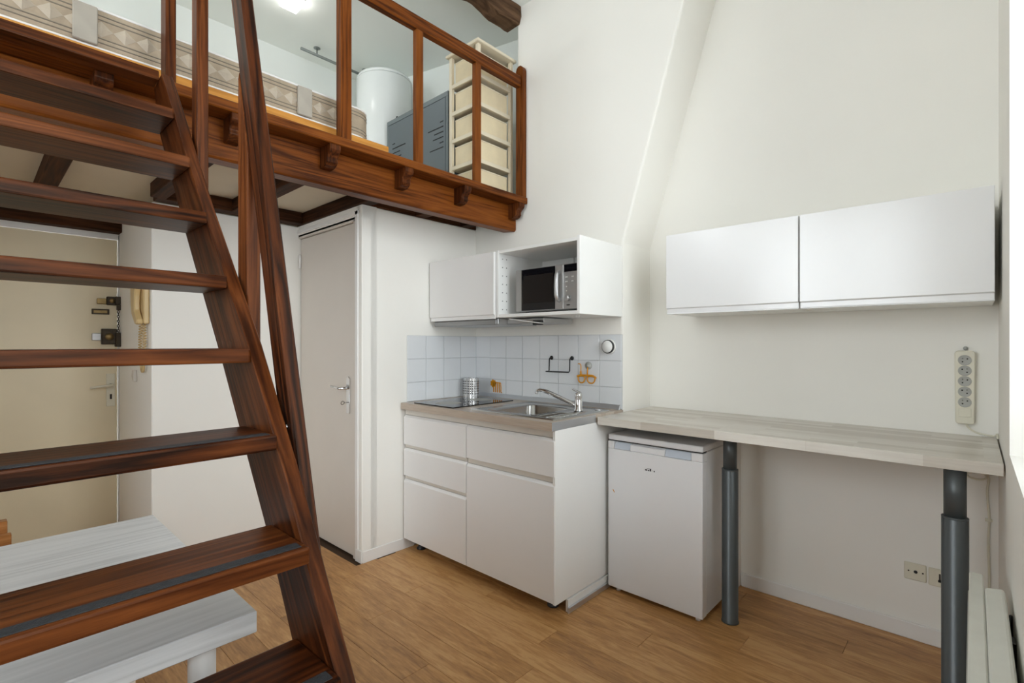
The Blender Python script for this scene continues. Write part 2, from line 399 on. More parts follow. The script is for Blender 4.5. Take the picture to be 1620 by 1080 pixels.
struct(boxes('wall_left', [((XE-0.15, XE), (-2.1, -0.26), (0, 2.3)), ((XE-0.15, XE), (-0.26, 0.728), (2.095, 2.3)), ((XE-0.15, XE), (0.728, 2.6), (0, 2.3))], M['wall']))
struct(box('wall_inner_back', (XL-0.05, -2.82), (2.40, 2.54), (0, 2.24), M['wall'], bev=0))
struct(box('wall_entry', (XE, XL), (0.728, 2.4), (0, 2.160), M['wall'], bev=0.006))
struct(boxes('wall_inner', [((XL, XP), (YD, YD+0.10), (2.085, 2.16)), ((XL, XP), (YD+0.06, YD+0.10), (0, 2.085))], M['wall']))
wp = struct(box('wall_partition', (-2.768, XP), (YD, YB), (0, 2.16), M['wall'], bev=0.006))
struct(box('ceiling', (-2.42, XR+0.5), (-2.6, YW+0.3), (ZC, ZC+0.16), M['ceil'], bev=0))
struct(box('ceiling_loft', (-4.6, -2.42), (-2.6, 3.4), (ZL, ZL+0.06), M['ceil'], bev=0))
struct(box('wall_loft_left', (-4.25, -4.10), (-2.6, 2.75), (2.302, ZL), M['loftwall'], bev=0))
# loft back wall, not square to the rest
struct(beam('wall_loft_back', (-4.30, 2.515+0.06, 3.0), (-2.15, 3.02+0.06, 3.0), 0.12, 1.40, M['loftwall'], bev=0))

# baseboards
struct(box('baseboard_back', (-0.93, XR), (YW-0.014, YW), (0, 0.075), M['trim'], bev=0.004))
struct(box('baseboard_partition', (XP, XP+0.006), (YD+0.0, 1.98), (0, 0.07), M['trim'], bev=0.002))

# boxed-in panel behind the fridge under the desk
bp = struct(box('trim_1', (-1.46, -0.934), (2.745, YW), (0, 0.893), M['trim'], bev=0.003))

# --- tiles
TW = 0.153
tzs = [(1.375-0.153, 1.375), (1.069, 1.222), (0.9455, 1.069)]
back = box('grout', (XP, -1.478), (YB-0.004, YB), (0.9455, 1.376), M['grout'], wb, bev=0)
g2 = box('grout', (XP, XP+0.004), (1.925, YB-0.004), (0.9455, 1.376), M['grout'], wp, bev=0)
for (z0, z1) in tzs:
    for i in range(8):
        x0 = XP+0.004+i*0.1525; x1 = x0+0.1525
        box('tile', (x0+0.0013, min(x1, -1.479)-0.0013), (YB-0.0085, YB-0.004), (z0+0.0013, z1-0.0013), M['tile'], wb, bev=0.0012)
    for i in range(4):
        y1 = YB-0.0085-i*TW; y0 = y1-TW
        box('tile', (XP+0.004, XP+0.0085), (y0+0.0013, y1-0.0013), (z0+0.0013, z1-0.0013), M['tile'], wp, bev=0.0012)

# --- window in the right wall, and the second one added for light
def casement(name, y0, y1, label):
    win = struct(link(name, None, None, None, T3((XR+0.40, (y0+y1)/2, WZ0))))
    tag(win, label)
    fx = (XR+0.33, XR+0.385); ym = (y0+y1)/2
    boxes('window_frame', [(fx, (y0, y1), (WZ0, WZ0+0.06)), (fx, (y0, y1), (WZ1-0.06, WZ1)), (fx, (y0, y0+0.06), (WZ0, WZ1)), (fx, (y1-0.06, y1), (WZ0, WZ1)), (fx, (ym-0.05, ym+0.05), (WZ0, WZ1))], M['trim'], win, bev=0.004)
    box('pane', (XR+0.355, XR+0.360), (y0+0.06, ym-0.05), (WZ0+0.06, WZ1-0.06), M['glass'], win, bev=0)
    box('pane', (XR+0.355, XR+0.360), (ym+0.05, y1-0.06), (WZ0+0.06, WZ1-0.06), M['glass'], win, bev=0)
casement('window_1', WY0, WY1, 'tall white casement window in the right wall beside the desk')
casement('added_window_2', VY0, VY1, 'second tall white casement window, unseen, added for light further along the right wall')

def added_rear_window(name, x0, x1, z0, z1, label):  # unseen windows added to light the room and the loft
    w3 = struct(link(name, None, None, None, T3(((x0+x1)/2, -2.45, z0))))
    tag(w3, label)
    fy = (-2.47, -2.415); um = (x0+x1)/2
    boxes('window_frame', [((x0, x1), fy, (z0, z0+0.06)), ((x0, x1), fy, (z1-0.06, z1)), ((x0, x0+0.06), fy, (z0, z1)), ((x1-0.06, x1), fy, (z0, z1)), ((um-0.04, um+0.04), fy, (z0, z1))], M['trim'], w3, bev=0.004)
    box('pane', (x0+0.06, um-0.04), (-2.445, -2.44), (z0+0.06, z1-0.06), M['glass'], w3, bev=0)
    box('pane', (um+0.04, x1-0.06), (-2.445, -2.44), (z0+0.06, z1-0.06), M['glass'], w3, bev=0)
added_rear_window('added_window_3', UX0, UX1, WZ0, WZ1, 'wide white casement window, unseen, added for light in the wall behind the camera')
added_rear_window('added_window_4', QX0, QX1, QZ0, QZ1, 'small white window, unseen, added for light at the near end of the loft')

# --- inner door beside the kitchen
d2 = struct(link('door_2', None, None, None, T3((-3.16, YD, 0))))
tag(d2, 'plain pale flush inner door with a chrome lever handle')
box('leaf', (-3.545, -2.812), (YD+0.012, YD+0.052), (0.008, 2.068), M['greige'], d2, bev=0.003)
boxes('door_frame', [((-2.806, -2.768), (YD+0.0, YD+0.06), (0, 2.085)), ((XL, -2.768), (YD+0.0, YD+0.06), (2.072, 2.10))], M['greige'], d2, bev=0.003)
boxes('architrave', [((-2.768, -2.735), (YD-0.010, YD), (0.075, 2.13)), ((XL, -2.735), (YD-0.010, YD), (2.105, 2.13))], M['trim'], d2, bev=0.003)
box('plinth_block', (-2.768, XP+0.002), (YD-0.008, YD), (0, 0.075), M['trim'], d2, bev=0.002)
for hz in (0.25, 1.86):
    lathe('hinge', [(0.009, 0), (0.009, 0.09), (0.005, 0.10), (0, 0.10)], (-3.538, YD+0.002, hz), M['trim'], d2, seg=12)
hp = prism('handle_plate', [(-2.893+0.004*0, 0.885), (-2.857, 0.885), (-2.855, 1.105), (-2.875, 1.118), (-2.895, 1.105)], 'xz', YD+0.004, YD+0.0119, M['chrome'], d2, bev=0.002)
tube('lever', [(-2.875, YD+0.005, 1.045), (-2.875, YD-0.045, 1.045), (-2.885, YD-0.052, 1.045), (-2.995, YD-0.045, 1.052)], [0.009, 0.009, 0.009, 0.007], M['chrome'], hp, seg=10)
tube('key', [(-2.875, YD+0.004, 0.955), (-2.875, YD-0.020, 0.955)], 0.003, M['steel'], hp, seg=8)
tube('key_bow', [(-2.875+0.011*math.cos(a)*0.3, YD-0.031+0.011*math.sin(a), 0.955+0.011*math.cos(a)) for a in [i*math.pi/6 for i in range(12)]], 0.002, M['lockdark'], hp, seg=6, cyclic=True)

# --- entrance door
d1 = struct(link('door_1', None, None, None, T3((XE, 0.23, 0))))
tag(d1, 'cream painted entrance door with bronze rim locks')
box('leaf', (XE-0.045, XE-0.004), (-0.22, 0.716), (0.008, 2.060), M['cream'], d1, bev=0.002)
boxes('door_frame', [((XE-0.06, XE+0.004), (-0.26, -0.224), (0, 2.095)), ((XE-0.06, XE+0.004), (0.719, 0.7275), (0, 2.095)), ((XE-0.06, XE+0.004), (-0.26, 0.7275), (2.063, 2.095))], M['trim'], d1, bev=0.002)
lk = box('rim_lock', (XE-0.004, XE+0.028), (0.655, 0.714), (1.595, 1.655), M['lockdark'], d1, bev=0.004)
lathe('lock_cylinder', [(0.016, 0), (0.016, 0.008), (0.0, 0.008)], (XE+0.028, 0.684, 1.625), M['brass'], lk, axis='x', seg=16)
box('bolt', (XE+0.0, XE+0.016), (0.602, 0.655), (1.600, 1.640), M['brass'], lk, bev=0.003)
lk = box('rim_lock', (XE-0.004, XE+0.032), (0.625, 0.712), (1.318, 1.428), M['lockdark'], d1, bev=0.004)
lathe('lock_cylinder', [(0.024, 0), (0.024, 0.010), (0.0, 0.010)], (XE+0.032, 0.668, 1.372), M['brass'], lk, axis='x', seg=16)
box('bolt', (XE+0.0, XE+0.018), (0.575, 0.625), (1.345, 1.395), M['silverpl'], lk, bev=0.003)
box('letter_slot', (XE-0.004, XE+0.004), (0.575, 0.672), (1.528, 1.566), M['lockdark'], d1, bev=0.002)
box('slot_flap', (XE+0.004, XE+0.007), (0.585, 0.660), (1.537, 1.556), M['brass'], d1, bev=0.001)
hp = box('handle_plate', (XE-0.004, XE+0.005), (0.655, 0.703), (0.880, 1.110), M['ivory'], d1, bev=0.002)
tube('lever', [(XE+0.0, 0.680, 1.032), (XE+0.050, 0.680, 1.032), (XE+0.055, 0.668, 1.030), (XE+0.055, 0.560, 1.018)], [0.010, 0.010, 0.010, 0.008], M['ivory'], hp, seg=10)
box('keyhole', (XE+0.005, XE+0.008), (0.674, 0.686), (0.930, 0.965), M['hole'], hp, bev=0.001)
# keeps and chain on the wall beside the door
kp = thing('lock_keep', (-4.46, 0.724, 1.31), 'dark bronze lower lock keep with hanging chain beside the entrance door', 'lock keep')
box('keep_plate', (-4.49, -4.435), (0.700, 0.728), (1.300, 1.40), M['lockdark'], kp, bev=0.003)
ch_r = []
for i in range(9):
    zc = 1.415+i*0.0165; s = 0.006
    pts = [(-4.455+(s*math.cos(a) if i % 2 else 0), 0.715+(0 if i % 2 else s*math.cos(a)), zc+0.0105*math.sin(a)) for a in [k*math.pi/4 for k in range(8)]]
    tube('chain_link', pts, 0.0022, M['lockdark'], kp, seg=5, cyclic=True)
box('chain_catch', (-4.475, -4.44), (0.706, 0.728), (1.560, 1.600), M['lockdark'], kp, bev=0.003)
kp = thing('lock_keep', (-4.46, 0.724, 1.60), 'small dark bronze upper lock keep beside the entrance door', 'lock keep')
box('keep_plate', (-4.49, -4.44), (0.698, 0.728), (1.600, 1.655), M['lockdark'], kp, bev=0.003)

# ================================================================ MEZZANINE
mz = thing('mezzanine', (-3.0, 0.5, 2.09), 'orange brown timber sleeping loft on beams and joists above the doors', 'loft')
LX, LE = -2.30, -2.195
prism('main_beam', [(LX-0.12, 2.10), (LX-0.01, 2.088), (LX, 2.10), (LX, 2.258), (LX-0.12, 2.258)], 'xz', -2.08, YB-0.002, W('org', 1), mz, bev=0.004)
box('ledge', (LX-0.12, LE), (-2.08, YB-0.002), (2.258, 2.300), W('org', 1), mz, bev=0.004)
box('deck', (XE+0.001, LX-0.121), (-2.099, YB-0.002), (2.243, 2.300), M['soffit'], mz, bev=0)
struct(box('floor_loft', (-4.25, -2.2905), (YB-0.0015, 3.06), (2.2405, 2.300), M['soffit'], bev=0))
for jy in (-0.62, -0.17, 0.245, 0.700, 1.130, 1.585, 1.99, 2.38):
    x0 = (-4.39 if jy < 0.6 else -3.46) if jy < 1.5 else (XL+0.0 if jy < 1.7 else XP+0.0)
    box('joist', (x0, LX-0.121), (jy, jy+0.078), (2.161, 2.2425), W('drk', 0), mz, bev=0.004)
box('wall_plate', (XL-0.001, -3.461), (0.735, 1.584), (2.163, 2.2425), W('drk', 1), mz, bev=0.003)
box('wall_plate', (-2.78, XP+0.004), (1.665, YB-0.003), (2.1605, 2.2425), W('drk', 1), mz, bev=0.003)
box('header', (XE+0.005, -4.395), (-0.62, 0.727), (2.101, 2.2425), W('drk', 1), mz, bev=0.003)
cp = [(LX+0.0005, 2.2575), (LE-0.004, 2.2575), (LE-0.004, 2.235), (LE-0.012, 2.222), (LE-0.028, 2.212), (LE-0.036, 2.198), (LE-0.034, 2.182), (LE-0.046, 2.168), (LE-0.066, 2.160), (LX+0.0005, 2.158)]
for cy in (-0.10, 0.315, 0.745, 1.165, 1.585, 2.005, 2.485):
    prism('corbel', cp, 'xz', cy-0.027, cy+0.027, W('red', 2), mz, bev=0.002)

# railing on the loft edge
rl = thing('loft_railing', (-2.24, 1.9, 2.30), 'orange brown timber railing along the loft edge with square balusters', 'railing')
box('post', (-2.272, -2.222), (1.205, 1.262), (2.3005, 3.60), W('org', 2), rl, bev=0.004)
box('handrail', (-2.262, -2.215), (1.263, 2.496), (3.035, 3.108), W('org', 1), rl, bev=0.006)
for by in (1.667, 2.107):
    box('baluster', (-2.254, -2.218), (by-0.023, by+0.023), (2.3005, 3.034), W('org', 2), rl, bev=0.003)
prism('end_post', [(-2.268, 2.3005), (-2.205, 2.3005), (-2.205, 3.15), (-2.212, 3.172), (-2.226, 3.184), (-2.247, 3.184), (-2.261, 3.172), (-2.268, 3.15)], 'xz', 2.497, YB-0.003, W('org', 2), rl, bev=0.003)

# rough old ceiling beam above the loft edge
bm = bmesh.new(); n = 120; y0b, y1b = -2.0, YB-0.002
rings = []
for i in range(n+1):
    yy = y0b+(y1b-y0b)*i/n; d = y1b-yy
    k = 0.012*math.sin(yy*9.0)+0.006*math.sin(yy*29+1)+0.003*random.uniform(-1, 1)
    k += -0.028*math.exp(-((d-0.17)/0.09)**2)
    b0 = 3.492+k; kx = 0.006*math.sin(yy*13)+0.003*random.uniform(-1, 1)
    rings.append([bm.verts.new(p) for p in ((-2.262+kx, yy, ZC+0.001), (-2.258+kx, yy, b0+0.06), (-2.275+kx, yy, b0+0.012), (-2.38, yy, b0+0.005), (-2.40, yy, ZC+0.001))])
for a, b in zip(rings, rings[1:]):
    for k in range(5): bm.faces.new((a[k], a[(k+1) % 5], b[(k+1) % 5], b[k]))
bm.faces.new(rings[0]); bm.faces.new(rings[-1])
tag(link('ceiling_beam', tomesh(bm, 'ceiling_beam'), M['oldbeam']), 'rough hewn dark old beam under the ceiling', 'beam')

# ================================================================ STAIRCASE
YS = 0.455
TR = [(-2.115, 2.286), (-1.924, 2.091), (-1.749, 1.890), (-1.590, 1.693), (-1.427, 1.498), (-1.267, 1.309), (-1.114, 1.122), (-0.960, 0.921), (-0.836, 0.719), (-0.70, 0.52), (-0.57, 0.32), (-0.44, 0.12)]
st = thing('staircase', (-1.2, 0.13, 0), 'steep open red brown wooden loft stair with worn plank treads', 'staircase')
fr = [(-2.090, 2.268), (-2.023, 2.191), (-1.769, 1.874), (-1.634, 1.710), (-1.290, 1.320), (-1.075, 1.035), (-0.93, 0.813), (-0.86, 0.712), (-0.40, 0.0)]
bk = [(-0.60, 0.0), (-1.040, 0.697), (-1.180, 0.903), (-1.475, 1.276), (-1.80, 1.66), (-2.14, 2.095)]
def stringer(y0, y1):
    # front/back outline, grain along the slope: local X down the slope
    ang = math.atan2(-1.587, 1.279)
    R = Matrix.Rotation(-ang, 4, 'Y')
    c = Vector((-1.25, (y0+y1)/2, 1.2)); Mx = T3(c) @ R; Mi = Mx.inverted()
    bm = bmesh.new(); pts = fr+bk+[(-2.194, 2.250)]
    A = [bm.verts.new(Mi @ Vector((p[0], y0, p[1]))) for p in pts]; B = [bm.verts.new(Mi @ Vector((p[0], y1, p[1]))) for p in pts]
    bm.faces.new(A); bm.faces.new(B[::-1])
    for i in range(len(pts)): bm.faces.new((A[i], A[(i+1) % len(pts)], B[(i+1) % len(pts)], B[i]))
    bmesh.ops.recalc_face_normals(bm, faces=bm.faces)
    bevel(bm, 0.002)
    return link('stringer', tomesh(bm, 'stringer'), W('red', 0), st, Mx)
stringer(YS+0.001, YS+0.034); stringer(-0.235, -0.201)
for i, (tx, tz) in enumerate(TR):
    dep = 0.185 if i else 0.078
    t = box('tread', (tx-dep, tx), (-0.200, YS), (tz-0.034, tz), W('red', 1), st, bev=0.005, seg=2)
    if i >= 6:
        box('grip_strip', (tx-0.038, tx-0.010), (-0.195, YS-0.012), (tz+0.0001, tz+0.0016), M['strip'], t, bev=0.0006)
# newel leaning with the stair, handrail and posts on the stringer's outer face
beam('newel', (-1.042-0.034, 0.512, 0.80), (-1.439-0.034-0.006-0.066, 0.512, 2.47), 0.032, 0.068, W('red', 0), st, bev=0.004)
beam('handrail', (-1.585, 0.512, 2.405), (-2.30, 0.512, 3.265), 0.034, 0.062, W('red', 0), st, bev=0.004)
for (xa, xb, zb, zt) in ((-1.889, -1.835, 1.62, 2.66), (-2.282, -2.212, 2.3005, 3.13)):
    prism('post', [(xa, zb), (xb, zb-0.02 if zb < 2.2 else zb), (xb, zt), (xa, zt+(xb-xa)*1.2)], 'xz', 0.4955, 0.5295, W('red', 2), st, bev=0.003)
prism('post', [(-1.472, 1.30), (-1.404, 1.28), (-1.404, 1.828), (-1.472, 2.062)], 'xz', 0.4955, 0.5295, W('red', 2), st, bev=0.003)
lathe('bolt_head', [(0.006, 0), (0.006, 0.006), (0, 0.007)], (-1.16, 0.497, 1.13), M['steel'], st, axis='y', seg=10)

# ================================================================ LOFT FURNITURE
bs = thing('bed_base', (-3.0, 0.5, 2.30), 'honey coloured pine bed base board along the loft edge', 'bed base')
box('side_board', (-2.395, -2.355), (-1.0, 1.56), (2.3005, 2.402), M['orangeboard'], bs, bev=0.004)
box('side_board', (-3.735, -3.70), (-1.0, 1.56), (2.3005, 2.402), M['orangeboard'], bs, bev=0.004)
for k in range(9):
    box('slat', (-3.699, -2.396), (-0.95+k*0.30, -0.87+k*0.30), (2.380, 2.4015), M['orangeboard'], bs, bev=0.002)
mt = thing('mattress', (-3.0, 0.5, 2.4025), 'beige quilted mattress with grey side handles on the loft bed base', 'mattress')
mx0, mx1, my0, my1, mz0, mz1 = -3.70, -2.365, -0.98, 1.47, 2.4035, 2.560
bm = bmesh.new(); bmesh.ops.create_cube(bm, size=1); bmesh.ops.scale(bm, vec=(mx1-mx0, my1-my0, mz1-mz0), verts=bm.verts)
vert_edges = [e for e in bm.edges if abs(e.verts[0].co.z-e.verts[1].co.z) > 0.05]
bmesh.ops.bevel(bm, geom=vert_edges, offset=0.10, segments=6, profile=0.5, affect='EDGES')
hor = [e for e in bm.edges if abs(e.verts[0].co.z-e.verts[1].co.z) < 0.001 and len(e.link_faces) == 2 and any(abs(f.normal.z) > 0.9 for f in e.link_faces)]
bmesh.ops.bevel(bm, geom=hor, offset=0.018, segments=3, profile=0.5, affect='EDGES')
link('body', tomesh(bm, 'mattress_body'), M['mattress'], mt, T3(((mx0+mx1)/2, (my0+my1)/2, (mz0+mz1)/2)), True)
def outline(z, off=0.0, r=0.10):
    pts = []
    for cx, cy, a0 in ((mx1-r, my1-r, 0), (mx0+r, my1-r, 90), (mx0+r, my0+r, 180), (mx1-r, my0+r, 270)):
        for k in range(6):
            a = math.radians(a0+k*18); pts.append((cx+(r+off)*math.cos(a), cy+(r+off)*math.sin(a), z))
    return pts
for zz in (2.408, 2.553):
    tube('piping', outline(zz, -0.003), 0.005, M['sheet'], mt, seg=6, cyclic=True)
for zz in (2.430, 2.446, 2.514, 2.530):
    tube('seam', outline(zz, 0.0), 0.0025, M['piping'], mt, seg=5, cyclic=True)
# quilted diamonds on the long side, relief shading put into a paler colour
dm = bmesh.new(); p = 0.070
k = -8
yy = my0+0.12
while yy < my1-0.10:
    c = dm.verts.new((0.014, yy, 2.480)); q = [dm.verts.new(v) for v in ((0, yy-p/2, 2.480), (0, yy, 2.451), (0, yy+p/2, 2.480), (0, yy, 2.509))]
    for i in range(4): dm.faces.new((q[i], q[(i+1) % 4], c))
    yy += p
dq = link('quilting', tomesh(dm, 'quilting'), M['quilt'], mt, T3((mx1+0.0005, 0, 0)), False)
for hy in (0.283, 1.09, -0.55):
    box('handle', (mx1+0.001, mx1+0.0165), (hy-0.035, hy+0.035), (2.412, 2.548), M['satin'], mt, bev=0.003)

tk = thing('water_heater', (-3.64, 2.37, 2.30), 'white cylindrical hot water tank standing behind the grey locker', 'water heater')
lathe('tank_body', [(0.20, 0.0), (0.228, 0.01), (0.228, 1.195), (0.222, 1.205)], (-3.64, 2.37, 2.301), M['tank'], tk, seg=48)
lathe('tank_lid', [(0.224, 0.0), (0.226, 0.012), (0.215, 0.028), (0.15, 0.045), (0, 0.052)], (-3.64, 2.37, 3.5065), M['tank'], tk, seg=48)
pp = thing('hanging_rail', (-3.88, 1.76, 3.64), 'thin grey metal rail hung from the loft ceiling on short brackets', 'rail')
tube('rail_tube', [(-3.88, 1.765, 3.642), (-3.88, 2.42, 3.642)], 0.011, M['pipe'], pp, seg=10)
for by in (1.895, 2.33):
    br = tube('bracket', [(-3.88, by, 3.640), (-3.88, by, ZL-0.004)], 0.006, M['pipe'], pp, seg=8)
    lathe('bracket_foot', [(0.006, -0.010), (0.026, -0.004), (0.026, 0), (0, 0)], (-3.88, by, ZL-0.0005), M['pipe'], br, seg=14)

lo = thing('locker', (-3.02, 2.4, 2.30), 'grey steel two door locker with vent slots beside the cream shelf tower', 'locker')
lx0, lx1, ly = -3.395, -2.655, 2.23
boxes('carcass', [((lx0, lx1), (ly+0.02, 2.50), (2.301, 3.065)), ((lx0, lx1), (ly, ly+0.02), (3.030, 3.065)), ((lx0, lx0+0.022), (ly, ly+0.02), (2.301, 3.03)), ((lx1-0.022, lx1), (ly, ly+0.02), (2.301, 3.03)), ((lx0+0.022, lx1-0.022), (ly, ly+0.02), (2.301, 2.33))], M['lockerlight'], lo, bev=0.002)
lm = (lx0+lx1)/2
lathe('top_knob', [(0.006, 0), (0.006, 0.012), (0.010, 0.016), (0.008, 0.026), (0, 0.028)], (-3.30, ly+0.03, 3.0652), M['black'], lo, seg=12)
for (a, b) in ((lx0+0.025, lm-0.002), (lm+0.002, lx1-0.025)):
    dr = box('locker_door', (a, b), (ly-0.002, ly+0.018), (2.333, 3.026), M['locker'], lo, bev=0.002)
    left = a < lm
    for q, ln_ in enumerate((0.035, 0.170, 0.100, 0.115, 0.040, 0.150)):
        sz = 2.865-q*0.036
        v0 = a+0.055 if left else b-0.020-ln_
        box('vent', (v0, v0+ln_), (ly-0.0045, ly-0.0021), (sz, sz+0.006), M['hole'], dr, bev=0.0005)
    lathe('lock', [(0.012, 0), (0.012, 0.012), (0, 0.013)], (a+0.03 if a > lm else b-0.03, ly-0.002, 2.60), M['black'], dr, axis='y', seg=14)

sh = thing('shelf_tower', (-2.49, 2.39, 2.30), 'narrow cream five tier shelf tower with paper boxes by the railing end', 'shelf')
sx0, sx1, sy0, sy1 = -2.632, -2.345, 2.222, 2.555
for (a, b) in ((sx0, sx0+0.026), (sx1-0.026, sx1)):
    for (c, d) in ((sy0, sy0+0.026), (sy1-0.026, sy1)):
        box('post', (a, b), (c, d), (2.301, 3.265), M['creamwood'], sh, bev=0.002)
box('top_board', (sx0-0.018, sx1+0.018), (sy0-0.018, sy1+0.018), (3.266, 3.286), M['creamwood'], sh, bev=0.004)
levels = [2.325, 2.515, 2.70, 2.885, 3.07]
for z in levels:
    boxes('shelf', [((sx0+0.002, sx1-0.002), (sy0+0.002, sy1-0.002), (z-0.010, z)), ((sx0+0.026, sx1-0.026), (sy0, sy0+0.014), (z-0.018, z+0.008)), ((sx1-0.014, sx1), (sy0+0.026, sy1-0.026), (z-0.018, z+0.008))], M['creamwood'], sh, bev=0.0015)
names = ['lowest', 'second lowest', 'middle', 'second highest', 'topmost']
for i, z in enumerate(levels):
    bxn = thing('storage_box', ((sx0+sx1)/2, (sy0+sy1)/2, z+0.0085), '%s cream paper box in the cream shelf tower' % names[i], 'box', 'paper boxes in the shelf tower')
    h = 0.130 if i != 4 else 0.150
    hh = z+0.0085
    a, b, c, d = sx0+0.030, sx1-0.030, sy0+0.030, sy1-0.030
    boxes('box_body', [((a, b), (c, c+0.006), (hh, hh+h)), ((a, b), (d-0.006, d), (hh, hh+h)), ((a, a+0.006), (c+0.006, d-0.006), (hh, hh+h)), ((b-0.006, b), (c+0.006, d-0.006), (hh, hh+h)), ((a, b), (c, d), (hh, hh+0.005))], M['paper'], bxn, bev=0.001)
    boxes('rim', [((a-0.002, b+0.002), (c-0.002, c+0.004), (hh+h, hh+h+0.008)), ((b-0.004, b+0.002), (c, d), (hh+h, hh+h+0.008)), ((a-0.002, a+0.004), (c, d), (hh+h, hh+h+0.008))], M['creamwood'], bxn, bev=0.001)

lampT = thing('ceiling_lamp', (-3.445, 1.50, ZL-0.03), 'small white square lamp on the loft ceiling', 'lamp')
box('lamp_frame', (-3.515, -3.375), (1.43, 1.57), (ZL-0.022, ZL-0.0005), M['trim'], lampT, bev=0.003)
box('diffuser', (-3.505, -3.385), (1.44, 1.56), (ZL-0.062, ZL-0.0225), M['lamp'], lampT, bev=0.008)

# ================================================================ KITCHEN
ZT = 0.945; KY = 1.892
kb = thing('base_cabinet', (-2.09, 2.2, 0.075), 'white gloss kitchen base unit with three drawers, a drawer and a door', 'cabinet')
KX0, KX1, KM = -2.690, -1.482, -2.094
boxes('carcass', [((KX0, KX0+0.018), (KY+0.022, 2.50), (0.075, 0.904)), ((KX0, KX1), (KY+0.022, 2.50), (0.075, 0.093)), ((KX0+0.018, KX1-0.018), (KY+0.03, KY+0.05), (0.868, 0.9035)), ((KM-0.009, KM+0.009), (KY+0.022, 2.50), (0.093, 0.868)), ((KX0+0.018, KX1-0.018), (2.49, 2.50), (0.093, 0.904)), ((KX1-0.018, KX1), (KY+0.022, 2.50), (0.075, 0.904))], M['carcass'], kb)
box('end_panel', (KX1+0.0005, KX1+0.016), (KY+0.004, 2.53), (0.068, 0.9045), M['carcass'], kb, bev=0.001)
def front(name, x0, x1, z0, z1, lip=True):
    """Lacquered front with a finger lip chamfered into its top edge."""
    pts = [(KY, z0), (KY, z1-0.014), (KY+0.013, z1), (KY+0.0205, z1), (KY+0.0205, z0)]
    return prism(name, pts, 'yz', x0, x1, M['gloss'], kb, bev=0.0012)
for (z0, z1) in ((0.678, 0.866), (0.479, 0.655), (0.074, 0.456)):
    front('drawer_front', KX0, KM-0.0025, z0, z1)
front('drawer_front', KM+0.0025, KX1+0.012, 0.681, 0.866)
front('cabinet_door', KM+0.0025, KX1+0.012, 0.074, 0.650)
for (z0, z1) in ((0.657, 0.676), (0.458, 0.477)):
    box('grip_rail', (KX0+0.002, KM-0.004), (KY+0.012, KY+0.021), (z0, z1), M['rail'], kb, bev=0.001)
box('grip_rail', (KM+0.004, KX1-0.002), (KY+0.012, KY+0.021), (0.652, 0.679), M['rail'], kb, bev=0.001)
box('grip_rail', (KX0+0.002, KX1-0.002), (KY+0.012, KY+0.021), (0.868, 0.9045), M['rail'], kb, bev=0.001)
for fx_, fy_ in ((-2.62, 1.98), (-1.56, 2.00), (-2.62, 2.42), (-1.56, 2.42)):
    lathe('foot', [(0.030, 0), (0.030, 0.008), (0.020, 0.014), (0.018, 0.074)], (fx_, fy_, 0.0005), M['black'], kb, seg=18)
plt = box('plinth', (-1.478, -1.462), (1.995, 2.50), (0.0005, 0.062), M['carcass'], kb, bev=0.001)
box('plinth_seal', (-1.4615, -1.450), (1.985, 2.50), (0.0005, 0.030), M['alu'], plt, bev=0.002)

# worktop with the sink cut-out
BX0, BX1, BY0, BY1 = -2.000, -1.700, 2.005, 2.345
WX0, WX1, WYF = -2.692, -1.468, 1.872
wt = thing('worktop', (-2.08, 2.2, 0.905), 'greige wood effect worktop with a metal end strip on the kitchen unit', 'worktop')
boxes('slab', [((WX0, BX0-0.01), (WYF, YB-0.012), (0.905, ZT)), ((BX1+0.01, WX1), (WYF, YB-0.012), (0.905, ZT)), ((BX0-0.01, BX1+0.01), (WYF, BY0-0.01), (0.905, ZT)), ((BX0-0.01, BX1+0.01), (BY1+0.01, YB-0.012), (0.905, ZT))], M['worktop'], wt)
box('edge_strip', (WX1+0.0002, WX1+0.0025), (WYF-0.001, 2.246), (0.9052, ZT+0.001), M['alu'], wt, bev=0.0005)
prism('upstand', [(YB-0.012, ZT+0.0002), (YB-0.012, ZT+0.026), (YB-0.018, ZT+0.026), (YB-0.034, ZT+0.0002)], 'yz', WX0+0.012, -1.482, M['alu'], wt, bev=0.001)

# hob
hb = thing('ceramic_hob', (-2.41, 2.16, ZT), 'black glass two ring hob set in the worktop', 'hob')
box('glass_plate', (-2.598, -2.222), (1.905, 2.425), (ZT+0.0002, ZT+0.0065), M['blackglass'], hb, bev=0.0015)
for cy in (2.03, 2.30):
    lathe('cooking_ring', [(0.080, 0.0), (0.082, 0.0002), (0.080, 0.0004)], (-2.41, cy, ZT+0.0066), M['socketgrey'], hb, seg=36)

